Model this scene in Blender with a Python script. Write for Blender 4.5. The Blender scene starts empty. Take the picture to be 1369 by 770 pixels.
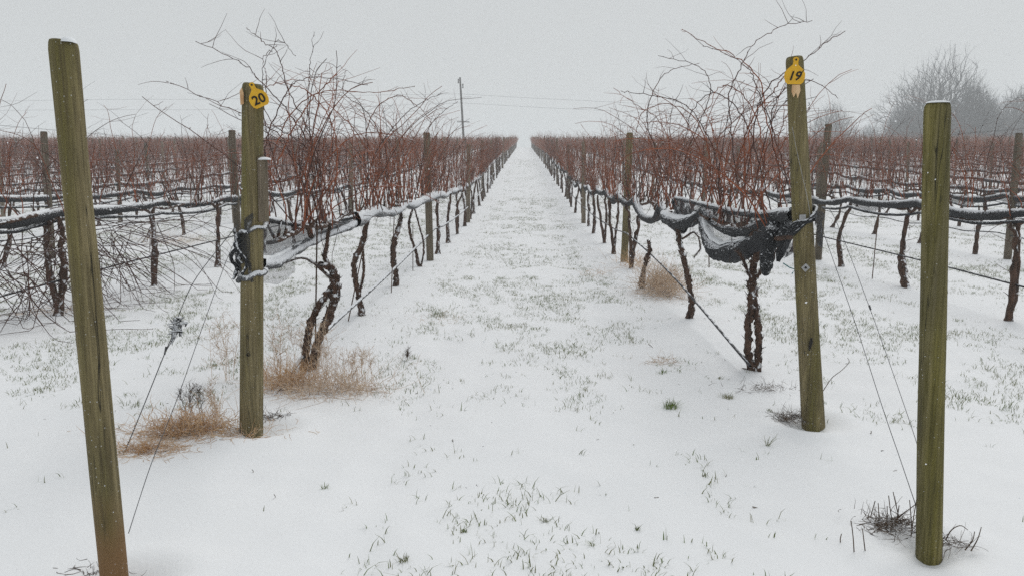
import bpy, math, random
import numpy as np
from mathutils import Vector, Matrix

# ------------------------------------------------------------------ camera, sky, sun, exposure
SC = bpy.context.scene
COL = SC.collection
CAM_H = 1.38
F_PX, CX, CY = 1074.0, 684.5, 385.0          # pin-hole model of the photograph
PITCH = math.atan((CY - 230.0) / F_PX)        # looking slightly down
YAW = math.atan((700.0 - CX) / F_PX)          # looking slightly left of the alley

cam = bpy.data.cameras.new('camera')
cam.sensor_width = 36.0
cam.lens = 36.0 * F_PX / 1369.0
cam.clip_start = 0.05
cam.clip_end = 3000.0
cam_o = bpy.data.objects.new('camera', cam)
COL.objects.link(cam_o)
cam_o.location = (0, 0, CAM_H)
cam_o.rotation_euler = (math.radians(90) - PITCH, 0, YAW)
SC.camera = cam_o

SUN_EL, SUN_AZ = math.radians(48), math.radians(25)
world = bpy.data.worlds.new("World")
SC.world = world
world.use_nodes = True
wn, wl = world.node_tree.nodes, world.node_tree.links
wn.clear()
w_out = wn.new('ShaderNodeOutputWorld')
w_bg = wn.new('ShaderNodeBackground')
w_sky = wn.new('ShaderNodeTexSky')
w_sky.sky_type = 'NISHITA'
w_sky.sun_disc = False
w_sky.sun_elevation = SUN_EL
w_sky.sun_rotation = SUN_AZ
w_sky.dust_density = 4.0
w_hs = wn.new('ShaderNodeHueSaturation')
w_hs.inputs['Saturation'].default_value = 0.15
w_mix = wn.new('ShaderNodeMixRGB')
w_mix.inputs['Fac'].default_value = 0.93       # a thick cloud deck over the blue sky
w_ramp = wn.new('ShaderNodeValToRGB')          # cloud deck: slightly brighter near the horizon ahead
w_ramp.color_ramp.elements[0].position = 0.0
w_ramp.color_ramp.elements[0].color = (6.8, 7.02, 7.05, 1)
w_ramp.color_ramp.elements[1].position = 0.7
w_ramp.color_ramp.elements[1].color = (5.3, 5.55, 5.75, 1)
w_tc = wn.new('ShaderNodeTexCoord')
w_sep = wn.new('ShaderNodeSeparateXYZ')
wl.new(w_tc.outputs['Generated'], w_sep.inputs[0])
wl.new(w_sep.outputs['Z'], w_ramp.inputs['Fac'])
wl.new(w_sky.outputs['Color'], w_hs.inputs['Color'])
wl.new(w_hs.outputs['Color'], w_mix.inputs['Color1'])
wl.new(w_ramp.outputs['Color'], w_mix.inputs['Color2'])
wl.new(w_mix.outputs['Color'], w_bg.inputs['Color'])
w_bg.inputs['Strength'].default_value = 0.096
wl.new(w_bg.outputs[0], w_out.inputs['Surface'])

sun = bpy.data.lights.new('sun', 'SUN')
sun.energy = 1.3
sun.angle = math.radians(40)
sun.color = (1.0, 0.98, 0.95)
sun_o = bpy.data.objects.new('sun', sun)
COL.objects.link(sun_o)
_d = Vector((math.sin(SUN_AZ) * math.cos(SUN_EL), math.cos(SUN_AZ) * math.cos(SUN_EL), math.sin(SUN_EL)))
sun_o.rotation_euler = _d.to_track_quat('Z', 'Y').to_euler()

SC.view_settings.view_transform = 'Standard'
SC.view_settings.look = 'None'
SC.view_settings.exposure = 0.0
SC.view_settings.gamma = 1.0
SC.view_settings.use_curve_mapping = False
SC.render.engine = 'CYCLES'
SC.cycles.use_denoising = False
SC.cycles.max_bounces = 6
SC.cycles.diffuse_bounces = 3
SC.cycles.volume_bounces = 2
SC.cycles.transparent_max_bounces = 16
SC.cycles.pixel_filter_type = 'BLACKMAN_HARRIS'

rng = np.random.default_rng(19)
random.seed(19)

# ------------------------------------------------------------------ geometry helpers
FWD = np.array([-math.sin(YAW) * math.cos(PITCH), math.cos(YAW) * math.cos(PITCH), -math.sin(PITCH)])
RGT = np.array([math.cos(YAW), math.sin(YAW), 0.0])
UPV = np.cross(RGT, FWD)

def ray(px, py):
    return FWD + RGT * ((px - CX) / F_PX) + UPV * ((CY - py) / F_PX)
def at(px, py, Y):
    """the point of the place at distance Y that the photograph shows there"""
    r = ray(px, py)
    return np.array([0, 0, CAM_H]) + r * (Y / r[1])
def atX(px, py, X):
    r = ray(px, py)
    return np.array([0, 0, CAM_H]) + r * (X / r[0])
def gpt(px, py, z=0.0):
    r = ray(px, py)
    return np.array([0, 0, CAM_H]) + r * ((z - CAM_H) / r[2])
def smooth(a, b, x):
    t = np.clip((x - a) / (b - a), 0, 1)
    return t * t * (3 - 2 * t)

def _hash(ix, iy, seed):
    h = (ix.astype(np.int64) * 374761393 + iy.astype(np.int64) * 668265263 + seed * 1442695041) & 0x7fffffff
    h = ((h ^ (h >> 13)) * 1274126177) & 0x7fffffff
    return ((h ^ (h >> 16)) & 0xffff) / 65535.0
def vnoise(x, y, seed=0):
    x = np.asarray(x, float); y = np.asarray(y, float)
    ix, iy = np.floor(x), np.floor(y)
    fx, fy = x - ix, y - iy
    fx = fx * fx * (3 - 2 * fx); fy = fy * fy * (3 - 2 * fy)
    a, b = _hash(ix, iy, seed), _hash(ix + 1, iy, seed)
    c, d = _hash(ix, iy + 1, seed), _hash(ix + 1, iy + 1, seed)
    return (a * (1 - fx) + b * fx) * (1 - fy) + (c * (1 - fx) + d * fx) * fy

ROW_L, ROW_R, ROW_GAP = -1.475, 1.575, 3.05
def G0(y):
    """long profile of the field: level, then climbing gently to a crest"""
    y = np.asarray(y, float)
    s1 = 0.048
    a = np.where(y < 16, 0, np.where(y < 26, s1 * (y - 16) ** 2 / 20, s1 * (y - 21)))
    a = a - np.where(y > 60, 0.006 * (np.minimum(y, 160) - 60), 0)
    over = np.clip(y - 165, 0, None)
    return a - np.where(y > 165, 0.048 * over + 0.03 * over * smooth(165, 230, y), 0)
POST_HOLES = []
def G(x, y, fine=True):
    x = np.asarray(x, float); y = np.asarray(y, float)
    z = G0(y)
    z = z + 0.05 * (vnoise(x * .35, y * .3, 1) - .5) + 0.03 * (vnoise(x * 1.1, y * .9, 2) - .5)
    if fine:
        near = 1 - smooth(15, 40, y)
        z = z + near * (0.026 * (vnoise(x * 3.2, y * 2.6, 3) - .5) + 0.010 * (vnoise(x * 7, y * 6, 14) - .5) - .014 * np.exp(-((np.abs(x - .05) - .66 - .05 * vnoise(y * .6, y * 0, 15)) / .13) ** 2) + 0.005 * (vnoise(x * 13, y * 12, 4) - .5))
        for (hx, hy, r, d) in POST_HOLES:
            q = (x - hx) ** 2 + (y - hy) ** 2
            z = z - d * np.exp(-q / (r * r)) + .022 * np.exp(-(np.sqrt(q) - .24) ** 2 / .008)
    return z
def Gf(x, y): return float(G(x, y))

class MB:
    """collects tubes, sheets and boxes, then links them as ONE mesh object"""
    def __init__(self): self.v, self.f, self.m, self.n, self.uv = [], [], [], 0, []
    def add(self, v, f, mi=0, uv=None):
        v = np.asarray(v, float).reshape(-1, 3); f = np.asarray(f, int).reshape(-1, 4)
        self.v.append(v); self.f.append(f + self.n); self.m.append(np.full(len(f), mi)); self.n += len(v)
        self.uv.append(np.zeros((len(v), 2)) if uv is None else uv)
    def tube(self, path, rad, sides=6, mi=0, rough=0.0, flat=1.0):
        p = np.asarray(path, float); n = len(p)
        r = np.full(n, float(rad)) if np.isscalar(rad) else np.asarray(rad, float)
        t = np.gradient(p, axis=0)
        t = t / (np.linalg.norm(t, axis=1, keepdims=True) + 1e-12)
        ref = np.array([0.13, 0.31, 1.0]) if abs(t[:, 2]).mean() < .75 else np.array([1.0, 0.21, 0.0])
        u = np.cross(t, ref); u /= (np.linalg.norm(u, axis=1, keepdims=True) + 1e-9)
        w = np.cross(u, t)
        a = np.arange(sides) * 2 * math.pi / sides
        rr = r[:, None] * np.ones((1, sides))
        if rough: rr = rr * (1 + rough * (rng.random((n, sides)) - .5) * 2)
        v = p[:, None, :] + rr[..., None] * (np.cos(a)[None, :, None] * u[:, None, :] + flat * np.sin(a)[None, :, None] * w[:, None, :])
        i = np.arange(n - 1)[:, None] * sides; j = np.arange(sides)[None, :]; k = (j + 1) % sides
        f = np.stack([i + j, i + k, i + sides + k, i + sides + j], -1).reshape(-1, 4)
        self.add(v, f, mi)
    def grid(self, P, mi=0, uv=None):
        P = np.asarray(P, float); a, b = P.shape[:2]
        i = np.arange(a - 1)[:, None] * b; j = np.arange(b - 1)[None, :]
        f = np.stack([i + j, i + j + 1, i + b + j + 1, i + b + j], -1).reshape(-1, 4)
        self.add(P.reshape(-1, 3), f, mi, None if uv is None else np.asarray(uv).reshape(-1, 2))
    def box(self, c, s, mi=0, R=None):
        c = np.array(c, float); s = np.array(s, float) / 2
        q = np.array([[x, y, z] for x in (-1, 1) for y in (-1, 1) for z in (-1, 1)], float) * s
        if R is not None: q = q @ np.array(R).T
        self.add(q + c, [[0, 1, 3, 2], [4, 6, 7, 5], [0, 4, 5, 1], [2, 3, 7, 6], [0, 2, 6, 4], [1, 5, 7, 3]], mi)
    def mesh(self, name, mats, origin=(0, 0, 0), smooth_=True):
        me = bpy.data.meshes.new(name)
        if self.v:
            v = np.concatenate(self.v) - np.asarray(origin, float); f = np.concatenate(self.f); m = np.concatenate(self.m)
            me.vertices.add(len(v)); me.vertices.foreach_set('co', v.ravel())
            me.loops.add(len(f) * 4); me.loops.foreach_set('vertex_index', f.ravel())
            me.polygons.add(len(f)); me.polygons.foreach_set('loop_start', np.arange(len(f)) * 4)
            me.polygons.foreach_set('loop_total', np.full(len(f), 4))
            me.polygons.foreach_set('material_index', m)
            me.polygons.foreach_set('use_smooth', np.full(len(f), smooth_))
            me.update(calc_edges=True)
            if any(u.any() for u in self.uv):
                uv = np.concatenate(self.uv)[f.ravel()]
                l = me.uv_layers.new(name='UVMap'); l.data.foreach_set('uv', uv.ravel())
        for mt in (mats if isinstance(mats, (list, tuple)) else [mats]): me.materials.append(mt)
        return me
    def build(self, name, mats, parent=None, loc=None, smooth_=True):
        """loc: a world point that becomes the object's origin"""
        org = (0, 0, 0) if loc is None else loc
        o = bpy.data.objects.new(name, self.mesh(name, mats, org, smooth_))
        COL.objects.link(o); o.location = org
        if parent is not None:
            o.parent = parent
            o.location = Vector(org) - parent.location if loc is not None else -parent.location
        return o

def tag(o, label=None, cat=None, group=None, kind=None):
    if label: o['label'] = label
    if cat: o['category'] = cat
    if group: o['group'] = group
    if kind: o['kind'] = kind
    return o
def empty(name, loc, label, cat, group=None, rz=0):
    o = bpy.data.objects.new(name, None); COL.objects.link(o)
    o.location = loc; o.rotation_euler = (0, 0, rz); o.empty_display_size = .1
    return tag(o, label, cat, group)
def mesh_obj(name, me, parent=None, loc=(0, 0, 0)):
    o = bpy.data.objects.new(name, me); COL.objects.link(o); o.location = loc
    if parent is not None: o.parent = parent
    return o
def spline(pts, n):
    """Catmull-Rom through the points"""
    p = np.asarray(pts, float)
    if len(p) < 3:
        t = np.linspace(0, 1, n)[:, None]; return p[0] * (1 - t) + p[-1] * t
    q = np.vstack([2 * p[0] - p[1], p, 2 * p[-1] - p[-2]])
    out = []
    for s in np.linspace(0, len(p) - 1 - 1e-9, n):
        i = int(s); t = s - i; a, b, c, d = q[i:i + 4]
        out.append(.5 * (2 * b + (c - a) * t + (2 * a - 5 * b + 4 * c - d) * t * t + (3 * b - a - 3 * c + d) * t ** 3))
    return np.array(out)
ORD = ('first second third fourth fifth sixth seventh eighth ninth tenth eleventh twelfth thirteenth fourteenth fifteenth sixteenth '
       'seventeenth eighteenth nineteenth twentieth').split()
def ordinal(n):
    if n <= 20: return ORD[n - 1]
    tens = {2: 'twenty', 3: 'thirty', 4: 'forty', 5: 'fifty', 6: 'sixty', 7: 'seventy'}
    if n % 10 == 0: return {30: 'thirtieth', 40: 'fortieth', 50: 'fiftieth'}.get(n, 'later')
    return tens[n // 10] + '-' + ORD[n % 10 - 1]

# ------------------------------------------------------------------ materials
def mat(name, color, rough=.8, var=None, scale=8, stretch=(1, 1, 1), snow=0.0, snow_dir=(0, 0, 1), snow_scale=30, bump=0.0, bscale=40,
        rand=0.0, spec=.3, crack=None, metal=0.0, var2=None, speck=0.0, streak=0.0, foot=None):
    m = bpy.data.materials.new(name); m.use_nodes = True
    N, L = m.node_tree.nodes, m.node_tree.links
    b = N['Principled BSDF']
    b.inputs['Roughness'].default_value = rough
    b.inputs['Specular IOR Level'].default_value = spec
    b.inputs['Metallic'].default_value = metal
    tc = N.new('ShaderNodeTexCoord')
    mp = N.new('ShaderNodeMapping'); mp.inputs['Scale'].default_value = stretch
    L.new(tc.outputs['Object'], mp.inputs[0])
    oi = N.new('ShaderNodeObjectInfo')
    off = N.new('ShaderNodeVectorMath'); off.operation = 'SCALE'
    comb = N.new('ShaderNodeCombineXYZ')
    for k in range(3): L.new(oi.outputs['Random'], comb.inputs[k])
    L.new(comb.outputs[0], off.inputs[0]); off.inputs['Scale'].default_value = 37.0
    L.new(off.outputs[0], mp.inputs['Location'])
    def noise(sc, det=5, src=None):
        n = N.new('ShaderNodeTexNoise'); n.inputs['Scale'].default_value = sc; n.inputs['Detail'].default_value = det
        L.new(src or mp.outputs[0], n.inputs['Vector']); return n
    def ramp(src, a, c):
        r = N.new('ShaderNodeMapRange'); r.inputs['From Min'].default_value = a; r.inputs['From Max'].default_value = c
        L.new(src, r.inputs['Value']); return r.outputs[0]
    def mix(f, c1, c2, mode='MIX'):
        x = N.new('ShaderNodeMixRGB'); x.blend_type = mode
        if isinstance(f, float): x.inputs['Fac'].default_value = f
        else: L.new(f, x.inputs['Fac'])
        for s, c in (('Color1', c1), ('Color2', c2)):
            if isinstance(c, tuple): x.inputs[s].default_value = (*c, 1)
            else: L.new(c, x.inputs[s])
        return x.outputs[0]
    col = color
    if var: col = mix(ramp(noise(scale).outputs['Fac'], .35, .65), color, var)
    if var2:
        col = mix(ramp(noise(scale * .25, 3).outputs['Fac'], .45, .62), col, var2)
    if streak:
        sp = N.new('ShaderNodeMapping'); sp.inputs['Scale'].default_value = (90, 90, 3.0)
        L.new(off.outputs[0], sp.inputs['Location']); L.new(tc.outputs['Object'], sp.inputs[0])
        sn_ = noise(1.0, 6, sp.outputs[0]); sn_.inputs['Roughness'].default_value = .7
        col = mix(ramp(sn_.outputs['Fac'], .40, .66), col, tuple(c * streak for c in color))
        big = noise(3.0, 3, tc.outputs['Object'])
        hh = N.new('ShaderNodeHueSaturation'); L.new(col, hh.inputs['Color']); L.new(ramp2(N, L, big.outputs['Fac'], .45, 1.6), hh.inputs['Value']); col = hh.outputs[0]
    if foot:
        sz = N.new('ShaderNodeSeparateXYZ'); L.new(tc.outputs['Object'], sz.inputs[0])
        zz = N.new('ShaderNodeMath'); zz.operation = 'MULTIPLY_ADD'; L.new(noise(6, 3, tc.outputs['Object']).outputs['Fac'], zz.inputs[0])
        zz.inputs[1].default_value = -.25; L.new(sz.outputs['Z'], zz.inputs[2])
        col = mix(ramp(zz.outputs[0], .22, .0), col, foot)
    if rand and not isinstance(col, tuple):
        h = N.new('ShaderNodeHueSaturation'); L.new(col, h.inputs['Color'])
        L.new(ramp2(N, L, oi.outputs['Random'], 1 - rand, 1 + rand), h.inputs['Value'])
        col = h.outputs[0]
    if crack:
        cn = noise(crack[0], 3)
        v = N.new('ShaderNodeMath'); v.operation = 'SUBTRACT'; L.new(cn.outputs['Fac'], v.inputs[0]); v.inputs[1].default_value = .5
        a = N.new('ShaderNodeMath'); a.operation = 'ABSOLUTE'; L.new(v.outputs[0], a.inputs[0])
        gate = noise(crack[0] * .6, 2)
        g = ramp(gate.outputs['Fac'], .5, .56)
        inv = N.new('ShaderNodeMath'); inv.operation = 'MULTIPLY'
        L.new(ramp(a.outputs[0], crack[1], 0.0), inv.inputs[0]); L.new(g, inv.inputs[1])
        col = mix(inv.outputs[0], col, crack[2])
    if snow or speck:
        geo = N.new('ShaderNodeNewGeometry')
        dt = N.new('ShaderNodeVectorMath'); dt.operation = 'DOT_PRODUCT'
        L.new(geo.outputs['Normal'], dt.inputs[0]); dt.inputs[1].default_value = Vector(snow_dir).normalized()
        sn = noise(snow_scale, 4, tc.outputs['Object'])
        ad = N.new('ShaderNodeMath'); ad.operation = 'MULTIPLY_ADD'
        L.new(sn.outputs['Fac'], ad.inputs[0]); ad.inputs[1].default_value = 2.2; L.new(dt.outputs['Value'], ad.inputs[2])
        f = ramp(ad.outputs[0], 2.15 - snow, 2.45 - snow)
        fac = f
        if speck:
            vo = N.new('ShaderNodeTexVoronoi'); vo.inputs['Scale'].default_value = 55
            L.new(tc.outputs['Object'], vo.inputs['Vector'])
            gt = ramp(noise(9, 2, tc.outputs['Object']).outputs['Fac'], .35, .7)
            s1 = ramp(vo.outputs['Distance'], .18 * speck, .1 * speck)
            mu = N.new('ShaderNodeMath'); mu.operation = 'MULTIPLY'; L.new(s1, mu.inputs[0]); L.new(gt, mu.inputs[1])
            mx = N.new('ShaderNodeMath'); mx.operation = 'MAXIMUM'; L.new(mu.outputs[0], mx.inputs[0])
            mx.inputs[1].default_value = 0.0
            if snow: L.new(f, mx.inputs[1])
            fac = mx.outputs[0]
        col = mix(fac, col, (.82, .84, .87))
    if isinstance(col, tuple): b.inputs['Base Color'].default_value = (*col, 1)
    else: L.new(col, b.inputs['Base Color'])
    if bump:
        bn = noise(bscale, 6); bb = N.new('ShaderNodeBump'); bb.inputs['Strength'].default_value = bump
        bb.inputs['Distance'].default_value = .01
        L.new(bn.outputs['Fac'], bb.inputs['Height']); L.new(bb.outputs[0], b.inputs['Normal'])
    return m
def ramp2(N, L, src, a, c):
    r = N.new('ShaderNodeMapRange'); r.inputs['To Min'].default_value = a; r.inputs['To Max'].default_value = c
    L.new(src, r.inputs['Value']); return r.outputs[0]

M = {}
M['post'] = mat('treated_post_wood', (.18, .145, .068), .85, (.28, .23, .125), 14, (3.2, 3.2, .16), bump=.8, bscale=30,
                crack=(7, .011, (.02, .017, .01)), var2=(.15, .13, .042), speck=.7, streak=.5)
M['post_foot'] = mat('treated_post_wood_stained', (.18, .145, .068), .85, (.28, .23, .125), 14, (3.2, 3.2, .16), bump=.8, bscale=30,
                crack=(5, .014, (.02, .017, .01)), var2=(.15, .13, .042), speck=.7, streak=.5, foot=(.20, .115, .05))
M['post_green'] = mat('mossy_post_wood', (.155, .135, .034), .85, (.24, .205, .085), 13, (3.0, 3.0, .16), bump=.8, bscale=30,
                crack=(6, .010, (.02, .018, .008)), var2=(.12, .105, .055), speck=.55, streak=.5)
M['post_grey'] = mat('weathered_post_wood', (.20, .16, .115), .9, (.23, .19, .14), 13, (3, 3, .18), bump=.6, bscale=26,
                crack=(7, .012, (.03, .022, .015)), var2=(.12, .10, .065), speck=.7, streak=.5, rand=.3)
M['bark'] = mat('vine_bark', (.038, .024, .017), .95, (.11, .062, .042), 30, (1, 1, .25), snow=.27, snow_dir=(.5, -.35, .75), snow_scale=22,
                bump=.9, bscale=60)
M['cane_red'] = mat('red_cane', (.30, .088, .036), .7, (.12, .045, .026), 5, snow=.15, snow_dir=(.2, -.2, 1), snow_scale=28, rand=.25)
M['cane_far'] = mat('red_cane_frosted', (.34, .11, .05), .8, (.18, .07, .042), 5, snow=.28, snow_dir=(.2, -.2, 1), snow_scale=20)
M['cane_dark'] = mat('dark_cane', (.045, .024, .020), .75, (.09, .034, .022), 4, snow=.15, snow_dir=(.2, -.2, 1), snow_scale=28, rand=.3)
M['snow'] = mat('snow', (.84, .86, .88), .75, bump=.35, bscale=60, spec=.2)
M['snow'].node_tree.nodes['Principled BSDF'].inputs['Base Color'].default_value = (.84, .86, .88, 1)
M['net'] = mat('black_netting', (.008, .009, .011), .85, (.050, .052, .056), 120, snow=.66, snow_dir=(.1, -.15, 1), snow_scale=70, bump=1.0, bscale=140)
M['net_white'] = mat('frosted_netting', (.02, .021, .025), .85, (.20, .205, .21), 130, snow=.92, snow_dir=(.6, -.35, .8), snow_scale=60, bump=1.0, bscale=120)
M['yellow'] = mat('yellow_plastic', (.78, .44, .008), .45, (.70, .38, .006), 30, spec=.5)
M['ink'] = mat('black_ink', (.012, .010, .008), .6)
M['metal'] = mat('galvanised_metal', (.42, .42, .42), .5, (.30, .30, .30), 60, metal=.6)
M['wire'] = mat('trellis_wire_steel', (.09, .09, .095), .6, metal=.4)
M['tube_black'] = mat('black_drip_tube', (.022, .022, .025), .55, snow=.25, snow_dir=(0, 0, 1), snow_scale=9)
M['tube_white'] = mat('snowy_drip_tube', (.035, .035, .037), .6, (.10, .10, .10), 12, snow=.75, snow_dir=(.1, .2, 1), snow_scale=14)
M['tan'] = mat('dead_weed', (.72, .50, .29), .9, (.50, .29, .14), 12, snow=.25, snow_scale=30)
M['tan_pale'] = mat('pale_dead_weed', (.70, .55, .40), .9, (.48, .33, .22), 12, snow=.25, snow_scale=30)
M['weed_dark'] = mat('brown_weed_stem', (.07, .045, .03), .9, (.13, .09, .06), 12, snow=.2, snow_scale=30)
M['grass_green'] = mat('green_grass', (.11, .18, .025), .8, (.17, .19, .05), 6)
M['grass_olive'] = mat('olive_grass', (.10, .13, .03), .85, (.20, .19, .08), 6)
M['pole'] = mat('utility_pole_wood', (.05, .045, .04), .9, (.08, .07, .06), 4)
M['tree'] = mat('bare_tree_bark', (.035, .03, .03), .95, (.06, .055, .052), 3, snow=.15, snow_dir=(.3, -.3, 1), snow_scale=4)
M['flake'] = mat('snowflake', (.9, .91, .93), .7)
M['leaf'] = mat('dry_leaf', (.11, .035, .015), .85, (.18, .06, .02), 20)
M['twine'] = mat('teal_twine', (.01, .16, .17), .7)
M['rust'] = mat('brown_wood_stub', (.11, .055, .03), .9, (.06, .035, .022), 12, (2, 2, .4), bump=.6, snow=.35)

# translucent netting: a real fine mesh of threads with open holes
def net_sheet_mat(name, cover, snowiness):
    m = bpy.data.materials.new(name); m.use_nodes = True
    N, L = m.node_tree.nodes, m.node_tree.links
    b = N['Principled BSDF']; b.inputs['Roughness'].default_value = .8
    tc = N.new('ShaderNodeTexCoord')
    uvs = N.new('ShaderNodeSeparateXYZ'); L.new(tc.outputs['UV'], uvs.inputs[0])
    hs = []
    for k in (0, 1):
        mu = N.new('ShaderNodeMath'); mu.operation = 'MULTIPLY'; L.new(uvs.outputs[k], mu.inputs[0]); mu.inputs[1].default_value = 420
        fr = N.new('ShaderNodeMath'); fr.operation = 'FRACT'; L.new(mu.outputs[0], fr.inputs[0])
        lt = N.new('ShaderNodeMath'); lt.operation = 'LESS_THAN'; L.new(fr.outputs[0], lt.inputs[0]); lt.inputs[1].default_value = cover
        hs.append(lt.outputs[0])
    mx = N.new('ShaderNodeMath'); mx.operation = 'MAXIMUM'; L.new(hs[0], mx.inputs[0]); L.new(hs[1], mx.inputs[1])
    n = N.new('ShaderNodeTexNoise'); n.inputs['Scale'].default_value = 11; n.inputs['Detail'].default_value = 6
    L.new(tc.outputs['Object'], n.inputs['Vector'])
    r = N.new('ShaderNodeMapRange'); r.inputs['From Min'].default_value = .62 - .22 * snowiness; r.inputs['From Max'].default_value = .72 - .2 * snowiness
    L.new(n.outputs['Fac'], r.inputs['Value'])
    c = N.new('ShaderNodeMixRGB'); c.inputs['Color1'].default_value = (.035, .037, .042, 1); c.inputs['Color2'].default_value = (.75, .77, .8, 1)
    L.new(r.outputs[0], c.inputs['Fac']); L.new(c.outputs[0], b.inputs['Base Color'])
    a2 = N.new('ShaderNodeMath'); a2.operation = 'MAXIMUM'; L.new(mx.outputs[0], a2.inputs[0])
    m3 = N.new('ShaderNodeMath'); m3.operation = 'MULTIPLY'; L.new(r.outputs[0], m3.inputs[0]); m3.inputs[1].default_value = .9
    L.new(m3.outputs[0], a2.inputs[1])
    L.new(a2.outputs[0], b.inputs['Alpha'])
    return m
M['sheet'] = net_sheet_mat('netting_sheet', .40, .22)
M['sheet_thin'] = net_sheet_mat('netting_sheet_thin', .20, .02)

def ground_material():
    m = bpy.data.materials.new('snow_cover'); m.use_nodes = True
    N, L = m.node_tree.nodes, m.node_tree.links
    b = N['Principled BSDF']; b.inputs['Roughness'].default_value = .7; b.inputs['Specular IOR Level'].default_value = .2
    geo = N.new('ShaderNodeNewGeometry')
    sep = N.new('ShaderNodeSeparateXYZ'); L.new(geo.outputs['Position'], sep.inputs[0])
    def math_(op, a, c=None, d=None):
        x = N.new('ShaderNodeMath'); x.operation = op
        for i, v in enumerate((a, c, d)):
            if v is None: continue
            if isinstance(v, (int, float)): x.inputs[i].default_value = v
            else: L.new(v, x.inputs[i])
        return x.outputs[0]
    # distance from the alley centre lines: thin snow over mown grass there, deeper snow under the vines
    u = math_('ADD', math_('DIVIDE', math_('SUBTRACT', sep.outputs[0], .05), ROW_GAP), 100.5)
    fr = math_('ABSOLUTE', math_('SUBTRACT', math_('FRACT', u), .5))       # 0 alley centre, .5 row
    alley = N.new('ShaderNodeMapRange'); L.new(fr, alley.inputs['Value'])
    alley.inputs['From Min'].default_value = .40; alley.inputs['From Max'].default_value = .22
    n1 = N.new('ShaderNodeTexNoise'); n1.inputs['Scale'].default_value = 24; n1.inputs['Detail'].default_value = 6; n1.inputs['Roughness'].default_value = .7
    n2 = N.new('ShaderNodeTexNoise'); n2.inputs['Scale'].default_value = .9; n2.inputs['Detail'].default_value = 3
    for n in (n1, n2): L.new(geo.outputs['Position'], n.inputs['Vector'])
    th = math_('MULTIPLY', alley.outputs[0], n2.outputs['Fac'])
    far = N.new('ShaderNodeMapRange'); L.new(sep.outputs[1], far.inputs['Value'])
    far.inputs['From Min'].default_value = 5; far.inputs['From Max'].default_value = 14
    th = math_('MULTIPLY', th, far.outputs[0])
    k = math_('ADD', n1.outputs['Fac'], math_('MULTIPLY', th, .34))
    fl = N.new('ShaderNodeMapRange'); L.new(k, fl.inputs['Value'])
    fl.inputs['From Min'].default_value = .74; fl.inputs['From Max'].default_value = .92; fl.inputs['To Max'].default_value = .5
    c = N.new('ShaderNodeMixRGB'); L.new(fl.outputs[0], c.inputs['Fac'])
    c.inputs['Color1'].default_value = (.87, .88, .89, 1); c.inputs['Color2'].default_value = (.17, .17, .11, 1)
    L.new(c.outputs[0], b.inputs['Base Color'])
    n3 = N.new('ShaderNodeTexNoise'); n3.inputs['Scale'].default_value = 60; n3.inputs['Detail'].default_value = 5
    L.new(geo.outputs['Position'], n3.inputs['Vector'])
    bp = N.new('ShaderNodeBump'); bp.inputs['Strength'].default_value = .35; bp.inputs['Distance'].default_value = .006
    L.new(n3.outputs['Fac'], bp.inputs['Height']); L.new(bp.outputs[0], b.inputs['Normal'])
    return m
M['ground'] = ground_material()

# ------------------------------------------------------------------ where the hero posts stand (all metres)
P_FL = gpt(154, 782); P_FR = gpt(1242, 729); P_20 = gpt(336, 573); P_19 = gpt(1087, 561)
POST_HOLES += [(P_FL[0] + .03, P_FL[1] - .03, .10, .07), (P_FR[0] - .02, P_FR[1] - .04, .09, .05),
               (P_20[0] + .05, P_20[1] - .03, .10, .045), (P_19[0] - .03, P_19[1] - .03, .11, .045)]
P_FL[2] = P_FR[2] = P_20[2] = P_19[2] = 0

# ------------------------------------------------------------------ ground
def axis(lo, hi, step, far_lo, far_hi, g=1.07):
    c = list(np.arange(lo, hi, step)); s = step; v = c[-1]
    while v < far_hi: s *= g; v += s; c.append(v)
    s = step; v = c[0]; pre = []
    while v > far_lo: s *= g; v -= s; pre.append(v)
    return np.array(pre[::-1] + c)
gx = axis(-3.4, 3.4, .035, -700, 700, 1.06); gy = axis(1.6, 8.0, .035, -60, 650, 1.035)
X, Y = np.meshgrid(gx, gy)
mb = MB(); mb.grid(np.stack([X, Y, G(X, Y)], -1))
tag(mb.build('ground', M['ground']), 'snow covered vineyard ground with an alley rising to the crest', kind='structure')
# far snowy hill behind the trees
hx = np.linspace(60, 420, 60); hy = np.linspace(260, 420, 24)
X, Y = np.meshgrid(hx, hy)
Z = -14 + 46 * np.exp(-((X - 190) / 90) ** 2) * np.exp(-((Y - 345) / 55) ** 2) + 2 * (vnoise(X * .03, Y * .03, 9))
mb = MB(); mb.grid(np.stack([X, Y, Z], -1))
tag(mb.build('hill', M['snow']), 'pale snowy hill behind the bare trees', kind='structure')

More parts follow.
